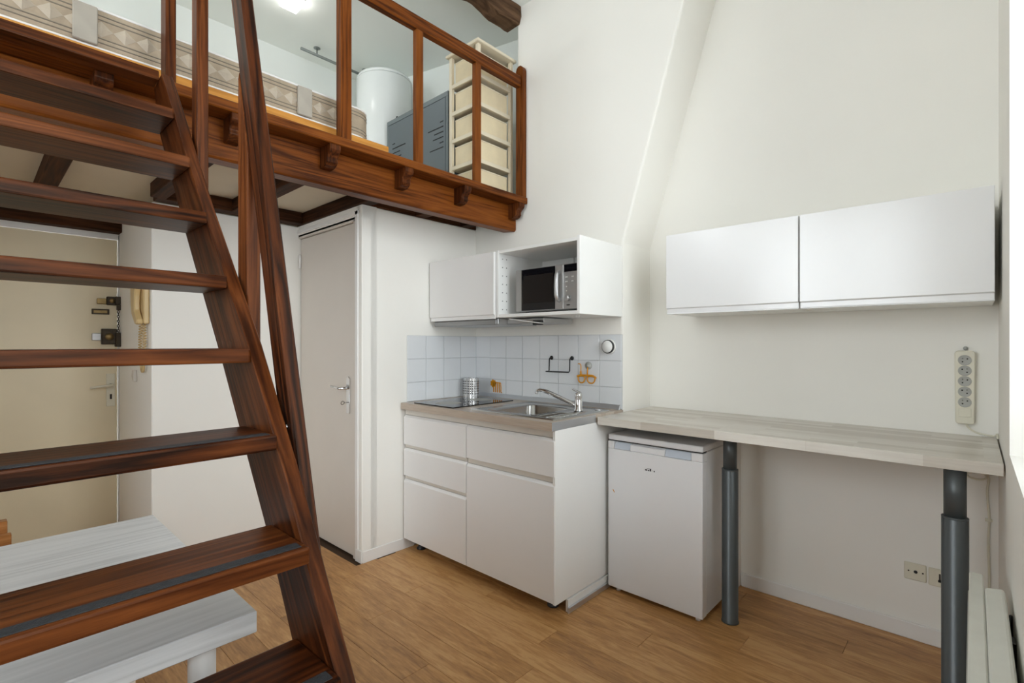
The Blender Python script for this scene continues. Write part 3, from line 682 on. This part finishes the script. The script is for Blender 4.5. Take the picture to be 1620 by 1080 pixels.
# sink
sk = thing('sink', (-1.80, 2.18, ZT), 'stainless steel inset sink with a ribbed drainer beside the hob', 'sink')
SX0, SX1, SY0, SY1 = -2.105, -1.500, 1.935, 2.445
bm = bmesh.new()
def rrect(x0, x1, y0, y1, r, z, n=6):
    out = []
    for cx, cy, a0 in ((x1-r, y1-r, 0), (x0+r, y1-r, 90), (x0+r, y0+r, 180), (x1-r, y0+r, 270)):
        for k in range(n): a = math.radians(a0+k*90/(n-1)); out.append((cx+r*math.cos(a), cy+r*math.sin(a), z))
    return out
def loft(bm, loops):
    R = [[bm.verts.new(p) for p in L] for L in loops]
    for a, b in zip(R, R[1:]):
        for i in range(len(a)): bm.faces.new((a[i], a[(i+1) % len(a)], b[(i+1) % len(b)], b[i]))
    return R
R = loft(bm, [rrect(SX0, SX1, SY0, SY1, 0.015, ZT+0.0003), rrect(SX0+0.002, SX1-0.002, SY0+0.002, SY1-0.002, 0.014, ZT+0.005), rrect(BX0-0.006, BX1+0.006, BY0-0.006, BY1+0.006, 0.056, ZT+0.0035),
              rrect(BX0, BX1, BY0, BY1, 0.05, ZT-0.003), rrect(BX0+0.006, BX1-0.006, BY0+0.006, BY1-0.006, 0.05, ZT-0.13), rrect(BX0+0.03, BX1-0.03, BY0+0.03, BY1-0.03, 0.04, ZT-0.15)])
bm.faces.new(R[-1])
link('basin', tomesh(bm, 'basin'), M['sinksteel'], sk, Matrix(), True)
lathe('drain', [(0.034, 0), (0.034, 0.003), (0.02, 0.001), (0, 0.001)], (-1.85, 2.18, ZT-0.1495), M['chrome'], sk, seg=20)
for k in range(6):
    ry = 1.975+k*0.034
    tube('drainer_rib', [(-1.685+0.0*k, ry, ZT+0.005), (-1.525, ry+0.012, ZT+0.0055)], 0.004, M['steel'], sk, seg=6)
lathe('overflow', [(0.020, 0), (0.020, 0.004), (0.012, 0.005), (0, 0.005)], (-1.545, 2.395, ZT+0.005), M['chrome'], sk, seg=18)
tp = thing('tap', (-1.605, 2.285, ZT), 'chrome single lever mixer tap with a long swivel spout', 'tap')
lathe('tap_body', [(0.026, 0), (0.026, 0.006), (0.021, 0.010), (0.020, 0.075), (0.021, 0.085), (0.018, 0.10), (0, 0.102)], (-1.605, 2.285, ZT+0.0052), M['chrome'], tp, seg=24)
tube('spout', [(-1.615, 2.283, ZT+0.032), (-1.70, 2.268, ZT+0.065), (-1.80, 2.252, ZT+0.100), (-1.845, 2.246, ZT+0.108), (-1.868, 2.243, ZT+0.102), (-1.872, 2.242, ZT+0.085)], [0.012]*10+[0.010]*30, M['chrome'], tp, seg=12, sub=4)
beam('tap_lever', (-1.590, 2.286, ZT+0.104), (-1.640, 2.278, ZT+0.125), 0.018, 0.007, M['chrome'], tp, bev=0.002)

# perforated cutlery cans
def can(loc, r, h, label):
    t = thing('cutlery_can', loc, label, 'utensil holder', 'perforated cans on the hob')
    lathe('can_wall', [(0, 0.0), (r, 0.0), (r, h), (r-0.002, h), (r-0.002, 0.004), (0, 0.004)], loc, M['cansteel'], t, seg=40, smooth=False)
    bm = bmesh.new(); n = 18
    for j in range(6):
        zc = 0.028+j*(h-0.050)/5
        for i in range(n):
            a0 = 2*math.pi*i/n; q = []  # one punched hole
            for da, dz in ((-0.075, -0.0042), (0.075, -0.0042), (0.075, 0.0042), (-0.075, 0.0042)):
                q.append(bm.verts.new(((r+0.0004)*math.cos(a0+da), (r+0.0004)*math.sin(a0+da), zc+dz)))
            bm.faces.new(q)
    tag(link('perforations', tomesh(bm, 'perforations'), M['hole'], t, T3(loc)), kind='stuff')
    tube('rim', [(loc[0]+r*math.cos(a), loc[1]+r*math.sin(a), loc[2]+h) for a in [k*math.pi/10 for k in range(20)]], 0.002, M['chrome'], t, seg=6, cyclic=True)
    return t
can((-2.552, 2.365, ZT+0.0068), 0.043, 0.132, 'perforated steel cutlery can, the front one of two on the hob')
can((-2.632, 2.405, ZT+0.0005), 0.043, 0.134, 'perforated steel cutlery can, half hidden in the tiled corner')

# things on the tiles
YT = YB-0.0086
ti = thing('towel_hook', (-1.90, YT, 1.14), 'black wire roll holder screwed to the white wall tiles', 'holder')
for hx in (-1.985, -1.825):
    lathe('hook_plate', [(0.013, 0), (0.013, 0.006), (0.006, 0.009), (0, 0.009)], (hx, YT-0.0005, 1.232), M['blackmetal'], ti, axis='y', seg=14)
tube('wire', [(-1.985, YT-0.012, 1.235), (-1.985, YT-0.025, 1.225), (-1.985, YT-0.028, 1.155), (-1.987, YT-0.030, 1.146), (-2.010, YT-0.030, 1.145)], 0.0042, M['blackmetal'], ti, seg=8)
tube('wire', [(-1.825, YT-0.012, 1.235), (-1.825, YT-0.025, 1.225), (-1.825, YT-0.028, 1.155), (-1.830, YT-0.030, 1.146), (-1.990, YT-0.030, 1.145)], 0.0042, M['blackmetal'], ti, seg=8)
tm = thing('round_timer', (-1.557, YT, 1.27), 'round white dial with a dark rim stuck on the top right tile', 'timer')
lathe('timer_base', [(0.044, 0), (0.044, 0.010), (0.041, 0.014)], (-1.557, YT-0.0005, 1.305), M['trim'], tm, axis='y', seg=28)
lathe('timer_rim', [(0.039, 0), (0.039, 0.012), (0.034, 0.014)], (-1.557, YT-0.0145, 1.305), M['black'], tm, axis='y', seg=28)
lathe('timer_face', [(0.035, 0), (0.033, 0.004), (0, 0.005)], (-1.557, YT-0.0285, 1.305), M['carcass'], tm, axis='y', seg=28)
gz = thing('glasses_ornament', (-1.70, YT, 1.08), 'amber eyeglasses ornament hanging from a clear suction cup on the tiles', 'ornament')
for gx, rx in ((-1.748, 0.025), (-1.679, 0.028)):
    tube('lens_rim', [(gx+rx*math.copysign(abs(math.cos(a))**0.8, math.cos(a)), YT-0.012, 1.116+(0.031*math.sin(a) if math.sin(a) < 0 else 0.010*math.sin(a))) for a in [k*math.pi/9 for k in range(18)]], 0.0042, M['yellow'], gz, seg=8, cyclic=True)
tube('bridge', [(-1.779, YT-0.013, 1.124), (-1.745, YT-0.014, 1.131), (-1.706, YT-0.014, 1.131), (-1.665, YT-0.014, 1.130), (-1.643, YT-0.013, 1.117)], 0.0055, M['yellow'], gz, seg=8, sub=4)
tube('stem', [(-1.706, YT-0.012, 1.130), (-1.704, YT-0.010, 1.180)], 0.004, M['yellow'], gz, seg=8)
tube('hook', [(-1.752, YT-0.010, 1.128), (-1.753, YT-0.012, 1.150), (-1.752, YT-0.012, 1.185), (-1.758, YT-0.012, 1.198), (-1.772, YT-0.012, 1.200)], [0.006]*5+[0.003]*30, M['yellow'], gz, seg=8, sub=4)
lathe('suction_cup', [(0.024, 0), (0.022, 0.005), (0.008, 0.010), (0.007, 0.014), (0, 0.015)], (-1.704, YT-0.0005, 1.190), M['socketgrey'], gz, axis='y', seg=20)
ln = thing('amber_sticker', (-2.487, YT, 0.975), 'small amber animal shaped ornament stuck on a low tile behind the hob', 'ornament')
prism('head', [(-2.512+0.026*math.cos(a)*(1+0.12*math.cos(7*a)), 1.040+0.026*math.sin(a)*(1+0.12*math.cos(7*a))) for a in [k*math.pi/14 for k in range(28)]], 'xz', YT-0.004, YT-0.0003, M['yellow'], ln)
for k in range(4):
    xx = -2.497+k*0.019
    beam('stripe', (xx-0.010, YT-0.0025, 0.978), (xx-0.014, YT-0.0025, 1.052-0.002*k), 0.003, 0.009, M['yellow'], ln, bev=0.0005)
beam('back_stripe', (-2.515, YT-0.002, 1.052), (-2.440, YT-0.002, 1.046), 0.003, 0.006, M['yellow'], ln, bev=0.0005)
tube('tail', [(-2.440, YT-0.003, 1.045), (-2.434, YT-0.003, 1.010), (-2.436, YT-0.003, 0.985), (-2.426, YT-0.003, 0.978)], 0.003, M['yellow'], ln, seg=6, sub=3)

# wall cabinet left, hood, open cabinet, microwave
c1 = thing('wall_cabinet', (-2.38, 2.3, 1.475), 'white gloss wall cabinet with one lift door above the cooker hood', 'cabinet')
boxes('carcass', [((-2.690, -2.672), (2.122, YB-0.002), (1.476, 1.868)), ((-2.094, -2.077), (2.122, YB-0.002), (1.476, 1.868)), ((-2.672, -2.094), (2.122, YB-0.002), (1.85, 1.868)), ((-2.672, -2.094), (2.122, YB-0.002), (1.476, 1.494)), ((-2.672, -2.094), (YB-0.012, YB-0.002), (1.494, 1.85))], M['carcass'], c1)
def updoor(x0, x1, z0, z1, yf, parent, lipz, mat='gloss'):
    pts = [(yf, z1), (yf, z0+lipz), (yf+0.011, z0+lipz-0.004), (yf+0.011, z0+0.006), (yf+0.004, z0), (yf+0.020, z0), (yf+0.020, z1)]
    return prism('door', pts, 'yz', x0, x1, M[mat], parent, bev=0.0010)
updoor(-2.690, -2.083, 1.470, 1.866, 2.100, c1, 0.026)
hd = thing('cooker_hood', (-2.38, 2.3, 1.435), 'slim silver pull out cooker hood under the closed wall cabinet', 'hood')
box('hood_body', (-2.668, -2.085), (2.14, 2.50), (1.436, 1.4745), M['silverpl'], hd, bev=0.003)
box('hood_front', (-2.668, -2.085), (2.122, 2.1395), (1.436, 1.467), M['hoodgrey'], hd, bev=0.003)
box('hood_body_end', (-2.0845, -1.80), (2.22, 2.50), (1.442, 1.470), M['silverpl'], hd, bev=0.003)
beam('lever', (-1.985, 2.15, 1.466), (-1.775, 2.165, 1.437), 0.05, 0.004, M['carcass'], hd, bev=0.001)
box('lever_catch', (-1.86, -1.80), (2.19, 2.22), (1.430, 1.456), M['black'], hd, bev=0.003)
c2 = thing('open_cabinet', (-1.78, 2.3, 1.475), 'open white wall cabinet holding the microwave', 'cabinet')
OX0, OX1 = -2.076, -1.478
for nm, xr, yr, zr in (('side_panel', (OX0, OX0+0.018), (2.116, YB-0.002), (1.476, 1.872)), ('side_panel', (OX1-0.018, OX1), (2.116, YB-0.002), (1.476, 1.880)), ('top_panel', (OX0+0.0185, OX1-0.0185), (2.118, YB-0.002), (1.854, 1.872)), ('bottom_panel', (OX0+0.0185, OX1-0.0185), (2.118, YB-0.002), (1.476, 1.494)), ('back_panel', (OX0+0.0185, OX1-0.0185), (YB-0.016, YB-0.006), (1.4945, 1.8535))):
    box(nm, xr, yr, zr, M['carcass'], c2, bev=0.001)
for k in range(7):
    for yy in (2.150, 2.185):
        lathe('shelf_hole', [(0.0035, 0), (0, 0.0003)], (OX0+0.0182, yy, 1.525+k*0.050), M['hole'], c2, axis='x', seg=8)
box('hanger_cover', (-1.86, -1.80), (YB-0.03, YB-0.0165), (1.80, 1.85), M['carcass'], c2, bev=0.002)
box('underside_clip', (-1.60, -1.585), (2.25, 2.27), (1.466, 1.4755), M['trim'], c2, bev=0.002)
mw = thing('microwave', (-1.75, 2.36, 1.4945), 'silver microwave oven with a black glass door in the open cabinet', 'microwave')
MX0, MX1, MY = -1.975, -1.515, 2.175
box('case', (MX0+0.002, MX1-0.002), (MY+0.026, 2.50), (1.506, 1.748), M['silverpl'], mw, bev=0.004)
dr = box('door', (MX0, -1.627), (MY, MY+0.0255), (1.508, 1.752), M['silverpl'], mw, bev=0.004)
box('door_glass', (-1.928, -1.682), (MY-0.002, MY-0.0001), (1.512, 1.748), M['blackglass'], dr, bev=0.001)
box('door_window', (-1.915, -1.695), (MY-0.0028, MY-0.0021), (1.553, 1.712), plain('dark_mesh_window', (0.016, 0.013, 0.012), 0.3, var=0.05, spec=0.2), dr, bev=0.0003)
tube('handle', [(-1.654, MY+0.000, 1.558), (-1.654, MY-0.022, 1.575), (-1.654, MY-0.026, 1.63), (-1.654, MY-0.022, 1.695), (-1.654, MY+0.000, 1.712)], 0.0125, M['silverpl'], dr, seg=10, sub=4)
cp_ = box('control_panel', (-1.6265, MX1), (MY+0.001, MY+0.0255), (1.508, 1.752), M['silverpl'], mw, bev=0.002)
box('display', (-1.622, MX1+0.002-0.006), (MY-0.001, MY+0.0009), (1.708, 1.748), M['blackglass'], cp_, bev=0.001)
for kz in (1.680, 1.655):
    for kx in (-1.606, -1.565):
        box('button', (kx-0.007, kx+0.007), (MY-0.003, MY+0.0009), (kz-0.003, kz+0.003), M['carcass'], cp_, bev=0.001)
for kz in (1.628, 1.605):
    box('button', (-1.609, -1.602), (MY-0.003, MY+0.0009), (kz-0.003, kz+0.003), M['carcass'], cp_, bev=0.001)
lathe('dial', [(0.017, 0), (0.016, 0.014), (0.012, 0.017), (0, 0.017)], (-1.595, MY+0.0009, 1.566), M['silverpl'], cp_, axis='y', seg=22)
prism('badge', [(-1.595+0.013*math.cos(a), 1.530+0.004*math.sin(a)) for a in [k*math.pi/8 for k in range(16)]], 'xz', MY+0.0001, MY+0.0009, M['black'], cp_)
for fx_ in (-1.93, -1.56):
    for fy_ in (2.23, 2.45):
        lathe('foot', [(0.014, 0), (0.012, 0.0115)], (fx_, fy_, 1.4943), M['black'], mw, seg=12)

# right-hand wall cabinets over the desk
for (x0, x1, lab) in ((-1.190, -0.568, 'white gloss wall cabinet over the desk beside the slanting flue'), (-0.564, 0.060, 'white gloss wall cabinet over the desk next to the window wall')):
    c = thing('wall_cabinet', ((x0+x1)/2, 2.7, 1.475), lab, 'cabinet', 'wall cabinets over the desk')
    boxes('carcass', [((x0+0.001, x0+0.019), (2.514, YW-0.002), (1.478, 1.890)), ((x1-0.019, x1-0.001), (2.514, YW-0.002), (1.478, 1.890)), ((x0+0.019, x1-0.019), (2.514, YW-0.002), (1.872, 1.890)), ((x0+0.019, x1-0.019), (2.514, YW-0.002), (1.478, 1.496)), ((x0+0.019, x1-0.019), (YW-0.012, YW-0.002), (1.496, 1.872))], M['carcass'], c)
    updoor(x0, x1-0.002, 1.476, 1.891, 2.492, c, 0.032, 'satinwhite')

# ================================================================ DESK, FRIDGE
ds = thing('desk', (-0.7, 2.55, 0), 'long whitewashed wood effect desk on two grey telescopic legs', 'desk')
DZ = 0.935
dsk = box('desktop', (-1.457, 0.073), (2.247, YW-0.002), (DZ-0.040, DZ), M['desktop'], ds, bev=0.0012)
for nm_, lx, ly_ in (('leg', -0.850, 2.455), ('leg', -0.045, 2.300)):
    lg = lathe('leg', [(0.039, 0.0), (0.0385, 0.006), (0.0365, 0.008), (0.0365, 0.722), (0.034, 0.726)], (lx, ly_, 0.0005), M['grey_leg'], ds, seg=32)
    lathe('upper_tube', [(0.0305, 0.0), (0.0305, 0.167)], (lx, ly_, 0.7275), M['grey_leg'], lg, seg=32)
    lathe('collar', [(0.0368, 0.0), (0.0368, 0.004), (0.031, 0.006)], (lx, ly_, 0.722), M['grey_leg'], lg, seg=32)
    
frg = thing('fridge', (-1.19, 2.5, 0), 'white undercounter fridge standing beneath the desk', 'fridge')
FX0, FX1, FY = -1.444, -0.932, 2.330
box('cabinet', (FX0+0.003, FX1-0.003), (FY+0.052, 2.735), (0.022, 0.806), M['fridge'], frg, bev=0.005)
dr = boxes('door', [((FX0, FX1), (FY, FY+0.050), (0.024, 0.762)), ((FX0, FX0+0.035), (FY, FY+0.050), (0.762, 0.802)), ((FX1-0.055, FX1), (FY, FY+0.050), (0.762, 0.802)), ((FX0+0.035, FX1-0.055), (FY+0.022, FY+0.050), (0.762, 0.800)), ((FX0+0.13, FX1-0.19), (FY+0.004, FY+0.022), (0.762, 0.794))], M['fridge'], frg, bev=0.003)
for (a, b) in ((FX0+0.036, FX0+0.129), (FX1-0.189, FX1-0.056)):
    prism('handle_pocket', [(FY+0.002, 0.764), (FY+0.0215, 0.764), (FY+0.0215, 0.799), (FY+0.018, 0.799)], 'yz', a, b, M['pocket'], dr, bev=0.001)
box('gasket', (FX0+0.006, FX1-0.006), (FY+0.0500, FY+0.0522), (0.03, 0.80), M['rail'], frg, bev=0)
box('lid_gap', (FX0+0.004, FX1-0.004), (FY+0.012, FY+0.06), (0.8022, 0.8083), M['black'], frg, bev=0)
box('top_lid', (FX0, FX1), (FY+0.002, 2.735), (0.8085, 0.837), M['fridge'], frg, bev=0.004)
lx = -1.226; lz = 0.678
lg = box('logo_mark', (lx, lx+0.012), (FY-0.0006, FY-0.0001), (lz, lz+0.006), M['black'], dr, bev=0)
box('logo_mark', (lx+0.010, lx+0.034), (FY-0.0006, FY-0.0001), (lz+0.010, lz+0.012), M['black'], dr, bev=0)
box('logo_mark', (lx+0.016, lx+0.023), (FY-0.0006, FY-0.0001), (lz-0.001, lz+0.005), M['black'], dr, bev=0)
box('logo_mark', (lx+0.026, lx+0.033), (FY-0.0006, FY-0.0001), (lz-0.001, lz+0.010), M['black'], dr, bev=0)
box('logo_mark', (lx+0.036, lx+0.040), (FY-0.0006, FY-0.0001), (lz+0.001, lz+0.006), M['socketgrey'], dr, bev=0)
box('logo_mark', (lx+0.047, lx+0.053), (FY-0.0006, FY-0.0001), (lz-0.001, lz+0.005), M['black'], dr, bev=0)
beam('scratch', (-1.414, FY-0.0004, 0.545), (-1.404, FY-0.0004, 0.530), 0.0006, 0.004, M['yellow'], dr, side=(0, 1, 0), bev=0)
for fx_ in (FX0+0.045, FX1-0.035):
    lathe('foot', [(0.012, 0), (0.012, 0.010), (0.008, 0.012), (0.008, 0.0238)], (fx_, FY+0.035, 0.0003), M['trim'], frg, seg=14)
    lathe('foot', [(0.016, 0), (0.016, 0.0216)], (fx_, 2.69, 0.0003), M['black'], frg, seg=14)

# ================================================================ RIGHT WALL BITS
ps = thing('power_strip', (-0.025, YW, 0.98), 'ivory five socket power strip hanging on the wall above the desk', 'power strip')
px0, px1, pz0, pz1 = -0.057, 0.008, 0.985, 1.292
Rps = Matrix.Rotation(math.radians(-2.0), 4, 'Y')
prism('housing', [(px0+0.003, pz0+0.006), (px0+0.010, pz0), (px1-0.010, pz0), (px1-0.003, pz0+0.006), (px1, pz1-0.008), (px1-0.008, pz1), (px0+0.008, pz1), (px0, pz1-0.008)], 'xz', YW-0.040, YW-0.001, M['ivory'], ps, bev=0.003)
pc = (px0+px1)/2
for k in range(5):
    zz = 1.252-k*0.044
    so = lathe('socket', [(0.0215, 0), (0.0205, 0.002), (0.0185, 0.0012), (0, 0.0010)], (pc, YW-0.0401, zz), M['socketgrey'], ps, axis='y', seg=24)
    s = 1 if k % 2 == 0 else -1
    lathe('pin_hole', [(0.0028, 0), (0, 0.0003)], (pc+s*0.008, YW-0.0414, zz+0.006), M['hole'], so, axis='y', seg=8)
    lathe('pin_hole', [(0.0028, 0), (0, 0.0003)], (pc-s*0.007, YW-0.0414, zz-0.006), M['hole'], so, axis='y', seg=8)
    lathe('earth_pin', [(0.0024, 0), (0.0024, 0.006), (0, 0.007)], (pc-s*0.007, YW-0.0414, zz+0.008), M['steel'], so, axis='y', seg=8)
box('switch', (pc-0.020, pc+0.020), (YW-0.0435, YW-0.0401), (1.015, 1.050), M['ivory'], ps, bev=0.003)
lathe('hanging_hook', [(0.008, 0), (0.008, 0.012), (0, 0.013)], (pc+0.002, YW-0.001, 1.302), M['socketgrey'], ps, axis='y', seg=12)
tube('cable', [(pc+0.005, YW-0.02, 0.985), (pc+0.010, YW-0.02, 0.970), (0.010, YW-0.022, 0.952), (0.050, YW-0.026, 0.944), (0.066, YW-0.03, 0.944), (0.073, YW-0.035, 0.953), (0.0735, YW-0.05, 0.948), (0.0735, YW-0.07, 0.9395)], 0.0035, M['ivory'], ps, seg=8, sub=5)

sk1 = thing('wall_socket', (-0.188, YW, 0.26), 'beige aerial socket plate low on the wall under the desk', 'socket')
box('plate', (-0.228, -0.150), (YW-0.009, YW-0.0005), (0.266, 0.342), M['ivory'], sk1, bev=0.003)
lathe('jack', [(0.007, 0), (0.007, 0.0015), (0, 0.0016)], (-0.187, YW-0.0091, 0.305), M['black'], sk1, axis='y', seg=14)
for xx in (-0.212, -0.162):
    lathe('screw', [(0.0035, 0), (0.003, 0.001), (0, 0.001)], (xx, YW-0.0091, 0.305), M['lockdark'], sk1, axis='y', seg=10)
sk2 = thing('wall_socket', (-0.10, YW, 0.26), 'beige telephone socket plate with a T shaped slot behind the desk leg', 'socket')
box('plate', (-0.143, -0.068), (YW-0.012, YW-0.0005), (0.264, 0.340), M['ivory'], sk2, bev=0.003)
boxes('slot', [((-0.108, -0.102), (YW-0.0128, YW-0.0121), (0.285, 0.322)), ((-0.111, -0.099), (YW-0.0128, YW-0.0121), (0.285, 0.296))], M['black'], sk2)
# loose cable under the desk in the corner
cb = thing('cable', (0.04, YW, 0.2), 'thin beige cable running down the corner under the desk', 'cable')
tube('cable_run', [(0.040, YW-0.020, 0.790), (0.048, YW-0.008, 0.76), (0.044, YW-0.006, 0.70), (0.050, YW-0.006, 0.60), (0.047, YW-0.006, 0.50), (0.050, YW-0.006, 0.36), (0.048, YW-0.006, 0.20), (0.049, YW-0.02, 0.085)], 0.004, M['ivory'], cb, seg=8, sub=4)
tube('coil', [(0.012+0.030*math.cos(a), YW-0.03-0.004*k_/6, 0.775+0.016*math.sin(a)) for k_, a in enumerate([k*math.pi/6 for k in range(26)])], 0.0032, M['ivory'], cb, seg=6)
box('clip', (0.037, 0.060), (YW-0.012, YW-0.001), (0.585, 0.597), M['ivory'], cb, bev=0.002)

ht = thing('electric_heater', (0.03, 1.5, 0.1), 'ivory electric panel heater on the right wall below the window', 'heater')
box('front_cover', (-0.008, 0.024), (0.75, 2.025), (0.14, 0.642), M['heater'], ht, bev=0.004)
prism('rear_body', [(0.0245, 0.16), (0.0245, 0.648), (0.060, 0.655), (0.066, 0.645), (0.066, 0.16)], 'xz', 0.80, 1.90, M['heater'], ht, bev=0.003)
box('front_grille', (-0.0105, -0.0081), (0.80, 1.98), (0.56, 0.60), M['socketgrey'], ht, bev=0.0005)
for by in (1.0, 1.70):
    box('wall_bracket', (0.0662, 0.0775), (by, by+0.04), (0.25, 0.60), M['black'], ht, bev=0.001)
tube('power_lead', [(0.066, 1.80, 0.60), (0.072, 1.83, 0.612), (0.0735, 1.845, 0.59), (0.0735, 1.84, 0.45), (0.0735, 1.82, 0.25)], 0.004, M['black'], ht, seg=8, sub=4)

# intercom beside the entrance
ic = thing('intercom_phone', (-3.70, 0.728, 1.43), 'aged cream intercom handset on the wall beside the entrance door', 'intercom')
YI = 0.7275
box('back_plate', (-3.80, -3.602), (YI-0.030, YI), (1.440, 1.685), M['phone'], ic, bev=0.006)
hsp = [(-3.765, 1.690), (-3.665, 1.690), (-3.645, 1.655), (-3.665, 1.615), (-3.672, 1.56), (-3.668, 1.52), (-3.600, 1.462), (-3.605, 1.437), (-3.655, 1.435), (-3.745, 1.50), (-3.768, 1.56), (-3.775, 1.65)]
prism('handset', hsp, 'xz', YI-0.064, YI-0.031, M['phone'], ic, bev=0.007)
for xc, zb in ((-3.735, 1.20), (-3.655, 1.20)):
    pts = []
    for k in range(90):
        t = k/89.0; a = k*1.05
        xx = xc+(-0.02 if xc < -3.7 else 0.015)*math.sin(t*math.pi)
        pts.append((xx+0.009*math.cos(a), YI-0.018+0.009*math.sin(a), 1.438-(1.438-zb)*t))
    tube('coiled_cord', pts, 0.0035, M['phone'], ic, seg=5)
tube('cord_loop', [(-3.735, YI-0.018, 1.20), (-3.72, YI-0.018, 1.16), (-3.68, YI-0.018, 1.155), (-3.655, YI-0.018, 1.20)], 0.007, M['phone'], ic, seg=6, sub=4)
hk = thing('wall_hook', (-3.93, YI, 1.10), 'small grey plastic hook on the wall below the intercom', 'hook')
prism('hook_body', [(-3.965, 1.155), (-3.935, 1.155), (-3.925, 1.08), (-3.945, 1.08), (-3.99, 1.11), (-3.985, 1.125)], 'xz', YI-0.02, YI-0.0005, M['rail'], hk, bev=0.003)

# ================================================================ TABLE AND CHAIR
tb = thing('side_table', (-1.6, -0.1, 0), 'white wood effect table tucked under the stair', 'table')
TZ = 0.740
box('table_top', (-2.05, -1.144), (-0.78, 0.424), (TZ-0.046, TZ), M['tablewhite'], tb, bev=0.002)
for lx in (-1.975, -1.205):
    for ly_ in (-0.70, 0.335):
        lg = lathe('leg', [(0.021, 0), (0.026, 0.012), (0.026, 0.6925)], (lx, ly_, 0.0005), M['trim'], tb, seg=24)
chr_ = thing('wooden_chair', (-2.40, -0.17, 0), 'brown wooden chair pushed against the far side of the white table', 'chair')
box('seat', (-2.46, -2.10), (-0.36, 0.05), (0.43, 0.455), M['chairwood'], chr_, bev=0.004)
for a, b in ((-2.44, -0.345), (-2.14, -0.345), (-2.44, 0.01), (-2.14, 0.01)):
    box('leg', (a-0.017, a+0.017), (b-0.017, b+0.017), (0.0005, 0.4295), W('org', 2), chr_, bev=0.003)
for b in (-0.345, 0.030):
    box('back_post', (-2.275, -2.235), (b-0.020, b+0.020), (0.4555, 0.725), W('org', 2), chr_, bev=0.003)
box('top_rail', (-2.290, -2.255), (-0.37, 0.082), (0.712, 0.758), M['chairwood'], chr_, bev=0.002)
box('middle_rail', (-2.250, -2.222), (-0.37, 0.090), (0.660, 0.722), M['chairwood'], chr_, bev=0.002)
